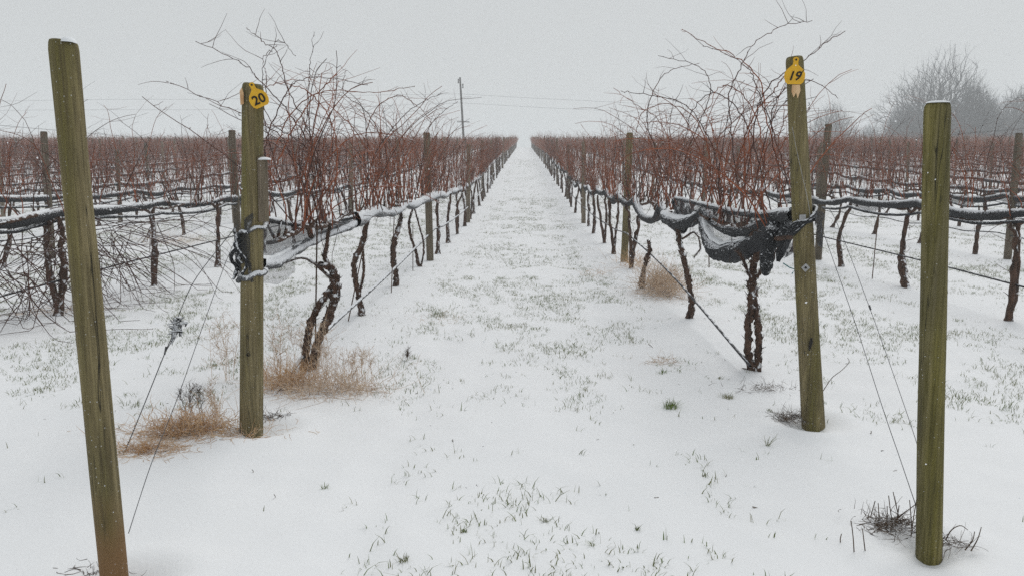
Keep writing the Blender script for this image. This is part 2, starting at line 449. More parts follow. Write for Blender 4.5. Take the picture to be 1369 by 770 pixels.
# ------------------------------------------------------------------ posts
def post_mb(base, top, r0, r1, sides=28, seed=0, bevel=.35, slant=(0, 0)):
    base = np.array(base, float); top = np.array(top, float)
    L = np.linalg.norm(top - base); d = (top - base) / L
    ts = np.concatenate([[-.2 / L], np.linspace(0, 1 - .03 / L, 26), [1 - .012 / L, 1 - .003 / L, 1, 1]])
    rs = r0 + (r1 - r0) * np.clip(ts, 0, 1)
    rs[-3] *= 1 - bevel * .35; rs[-2] *= 1 - bevel * .8; rs[-1] = 1e-4
    rs[-4] *= 1 - bevel * .12
    m = MB(); k = m.n
    p = base + ts[:, None] * (top - base)
    m.tube(p, rs, sides)
    v = m.v[0].reshape(len(ts), sides, 3)
    a = np.arange(sides) / sides
    lump = (vnoise(a[None, :] * 5 + 0 * ts[:, None], ts[:, None] * 3 * L, seed) - .5) * .10 + (vnoise(a[None, :] * 16 + 0 * ts[:, None], ts[:, None] * 1.2, seed + 5) - .5) * .05
    a2 = np.minimum(a, 1 - a) * 2
    lump = (vnoise(a2[None, :] * 4 + 0 * ts[:, None], ts[:, None] * 2.2 * L, seed) - .5) * .10 + (vnoise(a2[None, :] * 13 + 0 * ts[:, None], ts[:, None] * 1.0 + 0 * a[None, :], seed + 5) - .5) * .045
    cen = p[:, None, :]
    v = cen + (v - cen) * (1 + lump[..., None])
    # slanted saw cut
    w = np.clip((ts - (1 - .05 / L)) / (.05 / L), 0, 1)[:, None]
    v[..., 2] += w * ((v[..., 0] - cen[..., 0]) * slant[0] + (v[..., 1] - cen[..., 1]) * slant[1])
    m.v[0] = v.reshape(-1, 3)
    return m
def snow_cap_mb(c, r, h, seed, ax=(1, 1), off=(0, 0)):
    """a lumpy little pillow of snow"""
    m = MB(); n, s = 7, 18
    a = np.arange(s) * 2 * math.pi / s
    P = []
    for i, t in enumerate(np.linspace(0, 1, n)):
        rr = r * math.cos(t * math.pi / 2) * (1 + .28 * (vnoise(np.cos(a) * 2 + 5, np.sin(a) * 2 + 5, seed) - .5)) + 1e-4
        P.append(np.stack([c[0] + off[0] + ax[0] * rr * np.cos(a), c[1] + off[1] + ax[1] * rr * np.sin(a), np.full(s, c[2] + h * math.sin(t * math.pi / 2))], -1))
    P = np.array(P); P = np.concatenate([P, P[:, :1]], 1)
    m.grid(P); return m
def plate(c, w, h, th, rot=0.0, poly=None, tilt=0.0, mi=0):
    """flat plate facing the camera (normal -y), rot in its own plane"""
    if poly is None: poly = [(-w / 2, -h / 2), (w / 2, -h / 2), (w / 2, h / 2), (-w / 2, h / 2)]
    p = np.array(poly, float); cr, sr = math.cos(rot), math.sin(rot)
    p = np.stack([p[:, 0] * cr - p[:, 1] * sr, p[:, 0] * sr + p[:, 1] * cr], -1)
    n = len(p); m = MB()
    R = np.array([[math.cos(tilt), -math.sin(tilt), 0], [math.sin(tilt), math.cos(tilt), 0], [0, 0, 1]])
    def ring(s, y): return (np.stack([p[:, 0] * s, np.full(n, y), p[:, 1] * s], -1)) @ R.T + np.array(c)
    P = np.array([ring(1e-3, -th / 2), ring(.94, -th / 2), ring(1, -th / 4), ring(1, th / 4), ring(.94, th / 2), ring(1e-3, th / 2)])
    P = np.concatenate([P, P[:, :1]], 1); m.grid(P, mi); return m
def text_mesh(s, size, c, rot, tilt, material, parent, shear=0.0, name='number', bold=.0012, ext=.0012):
    cu = bpy.data.curves.new('number_text', 'FONT'); cu.body = s; cu.size = size; cu.align_x = 'CENTER'; cu.align_y = 'CENTER'
    cu.extrude = ext; cu.offset = bold; cu.shear = shear; cu.space_character = 1.02
    t = bpy.data.objects.new('tmp', cu); COL.objects.link(t)
    bpy.context.view_layer.update()
    me = bpy.data.meshes.new_from_object(t.evaluated_get(bpy.context.evaluated_depsgraph_get()))
    bpy.data.objects.remove(t)
    me.name = name; me.materials.clear(); me.materials.append(material)
    Mx = Matrix.Rotation(tilt, 4, 'Z') @ Matrix.Rotation(-rot, 4, 'Y') @ Matrix.Rotation(math.radians(90), 4, 'X')
    me.transform(Matrix.Translation(Vector(c)) @ Mx)
    o = bpy.data.objects.new(name, me); COL.objects.link(o); o.parent = parent
    return o
def hero_post(base, tp, r0, r1, material, label, seed, slant=(0, 0), bevel=.35):
    top = at(tp[0], tp[1], base[1] + .0)
    o = post_mb(base, top, r0, r1, 36, seed, bevel, slant).build('wooden_post', material, loc=base)
    tag(o, label, 'post'); return o, top

# brace post in front, headed row tagged 20
front_l, TFL = hero_post(P_FL, (84, 54), .046, .0415, M['post_foot'], 'tall leaning olive wooden post with a cracked face standing ahead of post 20', 3, (-.12, 0))
d = snow_cap_mb(TFL + np.array([.024, -.01, -.010]), .018, .018, 4, (1.0, 1.8)); d.build('snow_cap', M['snow'], front_l)
front_r, TFR = hero_post(P_FR, (1253, 137), .046, .0425, M['post_green'], 'short mossy green post capped with a rim of snow ahead of post 19', 7, (0.0, 0), .5)
d = snow_cap_mb(TFR + np.array([0.0, 0, -.004]), .0425, .009, 6); d.build('snow_cap', M['snow'], front_r)
p20, T20 = hero_post(P_20, (338, 112), .063, .053, M['post'], 'round end post with yellow tag reading 20 and netting bunched on it', 11, (-.1, 0), .5)
p19, T19 = hero_post(P_19, (1062, 76), .063, .045, M['post'], 'leaning end post with yellow tag reading 19 and a diamond metal plate', 15, (.0, 0), .4)
d = snow_cap_mb(T20 + np.array([.01, .0, -.006]), .035, .009, 8); d.build('snow_cap', M['snow'], p20)

def ear_tag(parent, px, py, Y, w_, hgt, rot, s, size, shear, tilt):
    c = at(px, py, Y) - np.array(parent.location)
    W, H = w_ / 2, hgt / 2
    poly = []
    # body with rounded shoulders, narrow neck and round button head
    body = [(-.62, -1.0), (.62, -1.0), (.86, -.86), (1.0, -.55), (1.0, -.2), (.8, .08), (.42, .34), (.26, .46), (.24, .72), (.30, .86), (.18, .98),
            (0, 1.02), (-.18, .98), (-.30, .86), (-.24, .72), (-.26, .46), (-.42, .34), (-.8, .08), (-1.0, -.2), (-1.0, -.55), (-.86, -.86)]
    poly = [(x * W, y * H) for x, y in body]
    t = plate(c, 0, 0, .003, rot, poly, tilt).build('number_tag', M['yellow'], None, smooth_=False)
    t.parent = parent; t.location = (0, 0, 0)
    t['label'] = 'yellow plastic tag reading ' + s.replace("'", '')
    Rm = np.array([[math.cos(tilt), -math.sin(tilt), 0], [math.sin(tilt), math.cos(tilt), 0], [0, 0, 1]])
    def loc(u, v, off):
        q = np.array([u * math.cos(rot) - v * math.sin(rot), off, u * math.sin(rot) + v * math.cos(rot)])
        return c + Rm @ q
    text_mesh(s.strip("'"), size, loc(-.06 * W if "'" in s else 0.0, -.42 * H, -.0035), rot, tilt, M['ink'], t, shear)
    if "'" in s:
        b = MB(); b.tube([loc(.60 * W, -.22 * H, -.003), loc(.72 * W, -.06 * H, -.003), loc(.80 * W, .02 * H, -.003)], [.001, .0022, .0018], 6)
        k = b.build('tick_mark', M['ink']); k.parent = t; k.location = (0, 0, 0)
    b = MB(); q = loc(0, .80 * H, -.003)
    b.tube([q + [0, -.004, 0], q + [0, -.004, 0], q + [0, .004, 0]], [1e-4, .0045, .0045], 12); k = b.build('nail', M['ink'], None); k.parent = t; k.location = (0, 0, 0)
    return t
ear_tag(p20, 343, 127, P_20[1] - .070, .094, .128, math.radians(24), '20', .064, 0, math.radians(12))
ear_tag(p19, 1063, 95, P_19[1] - .058, .106, .138, math.radians(-2), "19'", .064, .25, math.radians(-4))
# metal plates, bare patch, nails on the hero posts
def on_post(parent, name, m, mt, label=None):
    o = m.build(name, mt, None, smooth_=False); o.parent = parent; o.location = (0, 0, 0)
    if label: o['label'] = label
    return o
def fp(parent, px, py, Y): return at(px, py, Y) - np.array(parent.location)
c = fp(p19, 1077, 358, P_19[1] - .066)
o = on_post(p19, 'metal_plate', plate(c, .034, .034, .003, math.radians(45)), M['metal'], 'diamond shaped metal plate')
m = MB(); m.tube([c + [0, -.006, 0], c + [0, -.006, 0], c + [0, 0, 0]], [1e-4, .006, .006], 10); k = m.build('bolt', M['ink']); k.parent = o; k.location = (0, 0, 0)
on_post(p19, 'metal_plate', plate(fp(p19, 1073, 291, P_19[1] - .064), .035, .03, .003, math.radians(4)), M['metal'], 'small square metal plate')
c = fp(p20, 332, 474, P_20[1] - .072)
m = MB(); a = np.linspace(0, 2 * math.pi, 14); m.tube(np.stack([c[0] + .010 * np.cos(a), c[1] + 0 * a, c[2] + .008 * np.sin(a)], -1), .0022, 6)
m.tube([c, c + [0, -.012, 0]], .003, 6); on_post(p20, 'staple', m, M['ink'])
# pale peeled patch and bracket of broken wood on post 20
m = plate(fp(p20, 351, 250, P_20[1] - .03), 0, 0, .03, 0, [(-.028, -.18), (.026, -.18), (.03, .145), (.012, .158), (-.02, .150)], math.radians(25))
m.v = [v + (rng.random(v.shape) - .5) * .002 for v in m.v]
o = on_post(p20, 'wood_batten', m, M['post_grey'], 'rough weathered batten nailed to the side')
m = snow_cap_mb(fp(p20, 353, 214, P_20[1] - .04), .034, .014, 31); k = m.build('snow_cap', M['snow']); k.parent = o; k.location = (0, 0, 0)
# staples down the edges of the end posts
for parent, P, T, xs in ((p20, P_20, T20, (-.066, .064)), (p19, P_19, T19, (-.058, .06))):
    L = T - P
    for k in range(13):
        t = rng.uniform(.42, .93); sx = xs[k % 2]
        q = L * t + np.array([sx * (1 - .1 * t), -.012, 0])
        m = MB(); m.tube([q, q + [np.sign(sx) * .007, -.004, .002], q + [np.sign(sx) * .008, -.002, -.01], q + [0, 0, -.012]], .0019, 5)
        on_post(parent, 'staple', m, M['ink'])
m = MB(); c = fp(p19, 1083, 460, P_19[1] - .058)
m.tube([c + [-.0, .01, -.05], c + [0, -.002, -.01], c + [.004, -.004, .012], c + [.01, .01, .05]], [.001, .008, .009, .001], 8, rough=.3)
on_post(p19, 'knot', m, M['ink'])
c = fp(p20, 323, 130, P_20[1] - .055)
m = plate(c, 0, 0, .006, 0, [(-.008, -.04), (.012, -.035), (.014, .02), (.004, .045), (-.01, .03)], math.radians(-30)); on_post(p20, 'splinter_scar', m, M['tan'])
c = fp(p19, 1064, 119, P_19[1] - .052)
m = plate(c, 0, 0, .006, 0, [(-.022, -.015), (-.01, -.045), (.002, -.02), (.012, -.05), (.024, -.01), (.02, .02), (-.02, .02)], 0); on_post(p19, 'splinter_scar', m, M['tan'])

# ------------------------------------------------------------------ planting grid
POST_Y0, POST_STEP = 4.42, 8.3
VINE_Y0, VINE_STEP = 5.55, 2.06
END_Y = 163.0
NROW = 34
def row_x(side, k): return (ROW_L - ROW_GAP * k) if side < 0 else (ROW_R + ROW_GAP * k)
def in_frame(x, y, pad=0.8):
    px = 700 + x * F_PX / max(y, .5)
    return -pad * F_PX / y - 5 < px < 1369 + pad * F_PX / y + 5
def row_words(side, k):
    n = '20' if side < 0 else '19'
    return f'row headed by post {n}' if k == 0 else f'{ordinal(k)} row beyond the one of post {n}'

# line posts
slots = []
for side in (-1, 1):
    for k in range(NROW):
        x = row_x(side, k); j = 0; seen = 0
        while POST_Y0 + POST_STEP * j < END_Y:
            y = POST_Y0 + POST_STEP * j
            if not (k == 0 and j == 0) and in_frame(x, y, .15):
                seen += 1; slots.append((y, x, side, k, seen))
            j += 1
slots.sort()
post_meshes = [post_mb((0, 0, 0), (rng.normal(0, .035), rng.normal(0, .02), 2.04 + rng.normal(0, .05)), .056, .052, 14, 40 + i, .3).mesh('wooden_post', M['post_grey']) for i in range(8)]
post_far = [post_mb((0, 0, 0), (rng.normal(0, .04), 0, 2.0), .056, .05, 6, 60 + i, .3) for i in range(3)]
stuff = MB()
for i, (y, x, side, k, seen) in enumerate(slots):
    yy = y + rng.normal(0, .06); xx = x + rng.normal(0, .02)
    if i < 300:
        o = mesh_obj('wooden_post', post_meshes[i % 8], loc=(xx, yy, Gf(xx, yy) - .02))
        o.rotation_euler = (rng.normal(0, .012), rng.normal(0, .018), rng.uniform(0, 6))
        if k == 0 and seen == 1:
            o.data = post_meshes[0].copy(); o.data.materials.clear(); o.data.materials.append(M['post'] if side > 0 else M['post_grey'])
        tag(o, f'{ordinal(seen)} weathered line post in view along the {row_words(side, k)}', 'post', 'line posts standing in the vine rows')
    else:
        s = post_far[i % 3]
        stuff.add(s.v[0] + np.array([xx, yy, float(G0(y))]), s.f[0])
tag(stuff.build('distant_line_posts', M['post_grey']), 'far weathered line posts fading into the haze near the crest', 'posts', kind='stuff')

# ------------------------------------------------------------------ vines
def wander(p0, d0, L, n, jit, up=0.0, grav=0.0, kink=0.0):
    p = [np.array(p0, float)]; d = np.array(d0, float); d /= np.linalg.norm(d)
    s = L / n; z = 0
    drift = rng.normal(0, jit * .5, 3)
    for i in range(n):
        d = d + rng.normal(0, jit, 3) * .55 + drift * .35
        if kink: d = d + kink * ((i % 2) * 2 - 1) * np.array([.6, .8, 0]) * .12
        d[2] += up - grav * (i / n)
        d /= np.linalg.norm(d); p.append(p[-1] + d * s)
    return np.array(p)
def cane_into(m, p0, L, n=12, r0=.0040, sides=4, lat=4, tilt=.22, jit=.11, grav=.10, mi=0, thick=1.0):
    d = np.array([rng.normal(0, tilt), rng.normal(0, tilt * 1.2), 1.0])
    p = wander(p0, d, L, n, jit, .03, grav, .6)
    p[:, 2] = np.where(p[:, 2] > 2.0, 2.0 + (p[:, 2] - 2.0) * .6, p[:, 2])
    r = np.linspace(r0, r0 * .38, n + 1) * thick
    m.tube(p, r, sides, mi)
    for _ in range(lat):
        i = rng.integers(max(2, n // 4), n)
        dd = np.array([rng.normal(0, 1), rng.normal(0, 1), rng.uniform(-.1, .9)])
        q = wander(p[i], dd, rng.uniform(.08, .42), 4, .28, 0, .05)
        m.tube(q, np.linspace(.0019, .0009, 5) * thick, 3, mi)
def trunk_into(m, H, kind, sides=9, nseg=14, scale=1.0):
    def stem(b, mid, t, r):
        p = spline([b, mid, t], nseg)
        p[:, :2] += np.cumsum(rng.normal(0, .016, (nseg, 2)), 0) * np.linspace(0, 1, nseg)[:, None]
        rr = r * (np.linspace(1.2, .72, nseg)) * (1 + rng.normal(0, .17, nseg)); rr[0] *= 1.5
        rr[-1] *= .7
        m.tube(p, rr * scale * 1.12, sides, rough=.18)
        return p
    ly = rng.normal(0, .19)
    if kind == 0:
        stem((0, 0, -.05), (rng.normal(0, .06), ly, H * .5), (0, rng.normal(0, .05), H), rng.uniform(.026, .036))
    elif kind == 1:
        a = rng.uniform(.05, .1)
        stem((0, 0, -.05), (a * .4, a + ly * .4, H * .5), (0, .06, H), .025)
        stem((0.01, .02, -.05), (-a * .4, -a + ly * .4, H * .55), (0, -.05, H * .98), .021)
    else:
        stem((0, 0, -.05), (.02, ly + .10, H * .45), (0, .22, H), .029)
    for _ in range(3):
        z0 = rng.uniform(.3, .8) * H
        p = wander((0, ly * .5, z0), (rng.normal(0, 1), rng.normal(0, 1), .4), rng.uniform(.08, .3), 5, .3)
        m.tube(p, np.linspace(.004, .0015, 6), 4)
    for _ in range(6):      # loose bark strips at the foot and the head
        p = wander((rng.normal(0, .015), rng.normal(0, .015), rng.uniform(.0, .9) * H), (rng.normal(0, 1), rng.normal(0, 1), 1.5), .07, 3, .3)
        m.tube(p, [.003, .004, .003, .001], 4)
def cordon_into(m, H, half=1.0, sides=7):
    for s in (-1, 1):
        n = 12
        yv = np.linspace(0, s * half, n)
        p = np.stack([np.cumsum(rng.normal(0, .008, n)), yv, H + .02 * np.sin(yv * 5 + rng.uniform(0, 6)) + np.cumsum(rng.normal(0, .005, n))], -1)
        p[0] = (0, 0, H - .05)
        m.tube(p, np.linspace(.020, .012, n) * (1 + rng.normal(0, .1, n)), sides, rough=.15)
    for _ in range(7):      # spurs
        y = rng.uniform(-half, half)
        p = wander((0, y, H), (rng.normal(0, .4), rng.normal(0, .4), 1), rng.uniform(.06, .16), 3, .2)
        m.tube(p, [.011, .010, .008, .006], 5)
    for _ in range(5):      # dangling dead canes below the wire
        y = rng.uniform(-half, half)
        p = wander((0, y, H), (rng.normal(0, .8), rng.normal(0, .8), -.5), rng.uniform(.15, .45), 6, .3, 0, .1)
        m.tube(p, np.linspace(.0035, .0012, 7), 4)

def proto(n_canes, dense):
    H = .95; vig = rng.uniform(.85, 1.15); n_canes = int(n_canes * rng.uniform(.7, 1.15))
    t = MB(); trunk_into(t, H, rng.integers(0, 3))
    c = MB(); cordon_into(c, H)
    r = MB()
    for i in range(n_canes):
        y = rng.uniform(-1.0, 1.0)
        L = rng.uniform(.55, 1.12) * vig if rng.random() < .76 else rng.uniform(1.05, 1.6)
        cane_into(r, (rng.normal(0, .03), y, H + rng.uniform(0, .05)), L, 11, rng.uniform(.0042, .0060), 4, dense, .20, .13, .10, mi=0 if rng.random() < .72 else 1)
    return (t.mesh('trunk', M['bark']), c.mesh('cordon', M['bark']), r.mesh('canes', [M['cane_red'], M['cane_dark']]))

vslots = []
for side in (-1, 1):
    for k in range(NROW):
        x = row_x(side, k); j = 0; seen = 0
        while VINE_Y0 + VINE_STEP * j < END_Y:
            y = VINE_Y0 + VINE_STEP * j
            if in_frame(x, y, .5):
                seen += 1; vslots.append((y, x, side, k, seen))
            j += 1
vslots.sort()
protos = [proto(40, 5) for _ in range(12)]

HEROES = {}
def bark_stem(m, pts, r, sides=12, n=None, rough=.17):
    n = n or 9 * len(pts)
    p = spline(pts, n); rr = np.interp(np.linspace(0, 1, n), np.linspace(0, 1, len(r)), r)
    rr = rr * (1 + .14 * (vnoise(np.arange(n) * .9, np.full(n, r[0] * 999), 5) - .5) * 2)
    p = p + rng.normal(0, rr[:, None] * .16, p.shape)
    rr = rr * .92
    for _ in range(len(pts)):
        i = rng.integers(0, n); rr[max(0, i - 1):i + 1] *= rng.uniform(1.05, 1.25)
    m.tube(p, rr, sides, rough=rough)
    # shaggy strips of bark
    for _ in range(n * 4):
        i = rng.integers(0, n - 1); a = rng.uniform(0, 6.28)
        q = p[i] + np.array([math.cos(a), math.sin(a), 0]) * rr[i] * .95
        dd = (p[min(i + 1, n - 1)] - p[i]); dd = dd / (np.linalg.norm(dd) + 1e-9)
        q2 = q + dd * rng.uniform(.02, .06) + np.array([math.cos(a), math.sin(a), 0]) * rng.uniform(0, .012)
        m.tube([q - dd * .015, q, q2], [.001, rr[i] * .15, .001], 4)

HERO_TRUNKS = {
    (-1, 1): [([(404, 503), (407, 470), (414, 438), (428, 408), (439, 390), (446, 372)], [.032, .026, .024, .023, .024]),
              ([(413, 503), (419, 474), (432, 442), (445, 412), (449, 384), (441, 360), (430, 352)], [.036, .030, .029, .030, .031, .027, .02]),
              ([(441, 362), (432, 345), (437, 328), (443, 300)], [.016, .013, .012, .010]),
              ([(446, 376), (420, 355), (405, 345), (385, 350)], [.012, .010, .008, .005])],
    (-1, 2): [([(486, 436), (481, 412), (478, 385), (475, 352), (484, 325), (488, 305), (494, 292)], [.033, .023, .025, .026, .026, .022, .016]),
              ([(484, 430), (478, 400), (486, 370), (487, 335)], [.014, .014, .013, .010])],
    (-1, 3): [([(531, 394), (528, 370), (526, 345), (528, 320), (534, 300), (536, 285)], [.042, .034, .034, .036, .024, .016])],
    (-1, 4): [([(561, 364), (556, 340), (549, 315), (548, 295), (553, 275)], [.034, .022, .018, .016, .014]),
              ([(562, 364), (566, 330), (560, 300), (555, 280)], [.014, .012, .012, .01])],
    (1, 1): [([(1013, 512), (1003, 480), (999, 445), (1001, 410), (1006, 380), (1010, 352), (1014, 330)], [.036, .026, .023, .025, .029, .027, .020]),
             ([(1014, 510), (1016, 480), (1014, 450), (1009, 420), (1010, 395), (1008, 370)], [.026, .023, .022, .022, .024]),
             ([(1004, 372), (994, 345), (985, 335)], [.012, .009, .006]), ([(1012, 372), (1030, 345), (1048, 330)], [.012, .009, .006])],
    (1, 2): [([(920, 433), (926, 405), (920, 375), (913, 345), (909, 322), (907, 300)], [.036, .027, .026, .026, .024, .02]),
             ([(912, 320), (930, 312), (936, 330), (928, 342)], [.01, .007, .005, .003])],
    (1, 3): [([(858, 385), (862, 360), (868, 335), (866, 322)], [.040, .026, .024, .020])],
}
nv = 0
far_list = []
for (y, x, side, k, seen) in vslots:
    if k == 0 and seen <= 4 or (k == 1 and seen <= 2):
        # near vines: every cane is a part of its own
        g = Gf(x, y)
        desc = {(-1, 0, 1): 'old grapevine with two looping snow-flecked trunks just beyond post 20',
                (-1, 0, 2): 'second grapevine behind post 20 with a straight shaggy trunk',
                (1, 0, 1): 'old grapevine with a thick split trunk standing just beyond post 19',
                (1, 0, 2): 'second grapevine behind post 19 with a curved trunk under the net swag'}.get((side, k, seen),
                f'{ordinal(seen)} bare grapevine in view along the {row_words(side, k)}')
        root = empty('grapevine', (x, y, g), desc, 'grapevine', 'bare grapevines trained along the rows')
        t = MB()
        key = (side, seen) if k == 0 else None
        if key in HERO_TRUNKS:
            for pts, rr in HERO_TRUNKS[key]:
                q = [at(a, b, y) for a, b in pts]
                bark_stem(t, [np.array([v[0], y + .05 * math.sin(i * 1.7), v[2]]) - np.array([x, y, g]) for i, v in enumerate(q)], rr)
        else:
            tt = MB(); trunk_into(tt, .95, [0, 1, 2][seen % 3], 12, 18, 1.1); t = tt
        mesh_obj('trunk', t.mesh('trunk', M['bark']), root)
        c = MB(); cordon_into(c, 1.0 if k == 0 else .95, 1.0, 8)
        mesh_obj('cordon', c.mesh('cordon', M['bark']), root)
        for i in range(34 if k == 0 else 22):
            r = MB()
            L = rng.uniform(.6, 1.15) if rng.random() < .62 else rng.uniform(1.1, 1.75)
            if k: L *= .8
            yb = rng.uniform(-.9, 1.05) if seen > 1 or k else rng.uniform(-.6, 1.1)
            if seen == 1 and not k: L = min(L, 1.3)
            cane_into(r, (rng.normal(0, .04), yb, 1.0 + rng.uniform(-.03, .05)), L, 15, rng.uniform(.0040, .0058), 5, 6, .23, .16, .16)
            mesh_obj('cane', r.mesh('cane', M['cane_red'] if rng.random() < .66 else M['cane_dark']), root)
        HEROES[(side, k, seen)] = root
        nv += 1
    elif nv < 300:
        pr = protos[rng.integers(0, 12)]
        root = empty('grapevine', (x + rng.normal(0, .03), y + rng.normal(0, .1), Gf(x, y)),
                     f'{ordinal(seen)} bare grapevine in view along the {row_words(side, k)}', 'grapevine',
                     'bare grapevines trained along the rows', rng.choice([0, math.pi]) + rng.normal(0, .03))
        for nm, me in zip(('trunk', 'cordon', 'canes'), pr): mesh_obj(nm, me, root)
        root.scale = (1, 1, rng.uniform(.96, 1.06))
        nv += 1
    else: far_list.append((y, x))
# the rest, too many and too far to tell apart: one mass
def far_proto():
    t = MB()
    p = spline([(0, 0, 0), (rng.normal(0, .05), rng.normal(0, .1), .5), (0, 0, .95)], 5); t.tube(p, [.035, .028, .03, .028, .02], 4)
    t.tube([(0, -1, .95), (0.01, 0, .94), (0, 1, .95)], .02, 4)
    c = MB()
    for i in range(28):
        q = wander((rng.normal(0, .03), rng.uniform(-1, 1), .95), (rng.normal(0, .22), rng.normal(0, .3), 1), rng.uniform(.55, 1.1) * (1.5 if rng.random() < .16 else 1), 4, .2, .02, .16)
        c.tube(q, np.linspace(.0075, .004, 5), 3)
        for _ in range(2):
            q2 = wander(q[rng.integers(1, 4)], rng.normal(0, 1, 3), rng.uniform(.1, .4), 2, .3)
            c.tube(q2, [.0035, .003, .002], 3)
    return [np.concatenate(t.v), np.concatenate(t.f), np.concatenate(c.v), np.concatenate(c.f)]
fps = [far_proto() for _ in range(8)]
mb = MB(); far_mb = MB()
for (y, x) in far_list:
    tv, tf, cv, cf = fps[rng.integers(0, 8)]
    s = rng.choice([-1, 1]); sc = np.array([s, s, rng.uniform(.93, 1.07)])
    o = np.array([x + rng.normal(0, .04), y + rng.normal(0, .15), float(G0(y))])
    far_mb.add(tv * sc + o, tf, 0); far_mb.add(cv * sc + o, cf, 1)
tag(far_mb.build('distant_grapevines', [M['bark'], M['cane_far']]), 'mass of reddish bare grapevines on the far slope fading into haze', 'grapevines', kind='stuff')

# named long canes seen against the sky
def hero_cane(root, pts, Y, r0=.004, mi='cane_dark', lat=8, end=.4):
    r0 *= 1.25
    o0 = np.array(root.location)
    P = [at(a, b, Y + .25 * math.sin(i * 1.3)) - o0 for i, (a, b) in enumerate(pts)]
    n = 7 * len(P); p = spline(P, n)
    for i in range(1, n - 1):
        p[i] += rng.normal(0, .004, 3)
    m = MB(); m.tube(p, np.linspace(r0, r0 * end, n), 5)
    for i in range(0, n, 4): m.tube([p[i] - [0, 0, .004], p[i], p[i] + [0, 0, .004]], [.001, np.interp(i, [0, n], [r0 * 1.5, r0 * .7]), .001], 5)
    for _ in range(lat):
        i = rng.integers(n // 3, n - 1)
        q = wander(p[i], (rng.normal(0, 1), rng.normal(0, .6), rng.uniform(-.2, 1)), rng.uniform(.06, .3), 5, .25)
        m.tube(q, np.linspace(.002, .0008, 6), 4)
    mesh_obj('cane', m.mesh('cane', M[mi]), root)
hA = HEROES[(-1, 0, 1)]; hB = HEROES[(-1, 0, 2)]; hC = HEROES[(-1, 0, 3)]; rA = HEROES[(1, 0, 1)]; rB = HEROES[(1, 0, 2)]
for pts, Y, r0, mi in [
    ([(440, 292), (432, 240), (412, 190), (385, 150), (352, 112), (318, 82), (262, 56)], 5.3, .0040, 'cane_dark'),
    ([(405, 296), (398, 240), (380, 190), (350, 165), (300, 142), (222, 109)], 4.9, .0036, 'cane_dark'),
    ([(425, 290), (428, 230), (410, 170), (385, 120), (372, 75), (350, 55), (330, 38)], 5.4, .0036, 'cane_dark'),
    ([(395, 290), (402, 220), (410, 160), (413, 110), (414, 85), (420, 43)], 5.5, .0032, 'cane_dark'),
    ([(360, 300), (362, 230), (374, 180), (400, 140), (440, 122), (500, 124), (554, 116)], 5.6, .0042, 'cane_red'),
    ([(372, 300), (355, 230), (358, 180), (380, 130), (400, 108), (440, 105), (491, 114)], 5.2, .0040, 'cane_dark'),
    ([(352, 250), (372, 215), (392, 172), (420, 130), (450, 100)], 5.0, .0048, 'cane_red'),
    ([(470, 285), (440, 230), (400, 190), (360, 160), (350, 100), (372, 55), (395, 75)], 5.6, .0032, 'cane_dark'),
    ([(440, 290), (450, 220), (445, 170), (420, 130), (385, 112), (350, 118), (340, 128)], 5.5, .0038, 'cane_red'),
    ([(384, 300), (376, 250), (362, 200), (352, 150), (357, 108), (352, 80), (370, 62)], 5.1, .0034, 'cane_dark'),
    ([(350, 262), (370, 246), (392, 238)], 4.8, .0058, 'cane_red'),
]: hero_cane(hA, pts, Y, r0, mi)
for pts, Y, r0, mi in [
    ([(505, 280), (500, 220), (470, 170), (440, 140), (420, 110), (445, 90)], 7.4, .0045, 'cane_red'),
    ([(480, 285), (500, 210), (535, 160), (560, 140), (590, 125)], 7.6, .0042, 'cane_dark'),
    ([(520, 275), (515, 200), (490, 150), (460, 125), (462, 95)], 7.8, .0042, 'cane_dark'),
    ([(492, 280), (487, 200), (500, 150), (530, 128), (555, 140), (575, 160)], 7.6, .0045, 'cane_red'),
]: hero_cane(hB, pts, Y, r0, mi)
hero_cane(hC, [(555, 268), (565, 215), (572, 175), (590, 152), (612, 136)], 10.2, .005, 'cane_dark')
hero_cane(hC, [(548, 268), (545, 200), (520, 165), (500, 150)], 9.8, .005, 'cane_red')
for pts, Y, r0, mi in [
    ([(1000, 300), (985, 240), (978, 180), (975, 130), (990, 90), (1010, 58), (1045, 36), (1086, 28)], 5.3, .0038, 'cane_dark'),
    ([(985, 290), (1000, 230), (1010, 160), (1022, 125), (1045, 100), (1080, 78), (1104, 58), (1130, 42)], 5.2, .0042, 'cane_dark'),
    ([(1045, 290), (1040, 220), (1025, 160), (1018, 115), (990, 80), (950, 62), (912, 40)], 5.4, .0042, 'cane_red'),
    ([(1060, 270), (1045, 215), (1030, 165), (1012, 120), (1000, 92), (965, 70), (940, 62)], 5.0, .0036, 'cane_dark'),
    ([(960, 285), (985, 220), (1005, 160), (1035, 120), (1052, 98), (1065, 90)], 5.1, .0045, 'cane_red'),
    ([(1010, 290), (1022, 230), (1015, 170), (995, 130), (965, 115), (945, 150)], 5.4, .0040, 'cane_red'),
    ([(965, 295), (962, 235), (945, 180), (915, 140), (870, 128), (830, 122)], 6.0, .0040, 'cane_dark'),
    ([(1034, 295), (1018, 230), (1000, 170), (975, 135), (950, 125), (925, 150), (915, 190)], 5.6, .0040, 'cane_dark'),
    ([(1052, 240), (1035, 200), (1032, 150), (1052, 118), (1085, 108), (1120, 132)], 5.0, .0034, 'cane_dark'),
    ([(1062, 300), (1048, 260), (1040, 215), (1044, 175), (1058, 140)], 4.9, .0040, 'cane_red'),
]: hero_cane(rA, pts, Y, r0, mi)
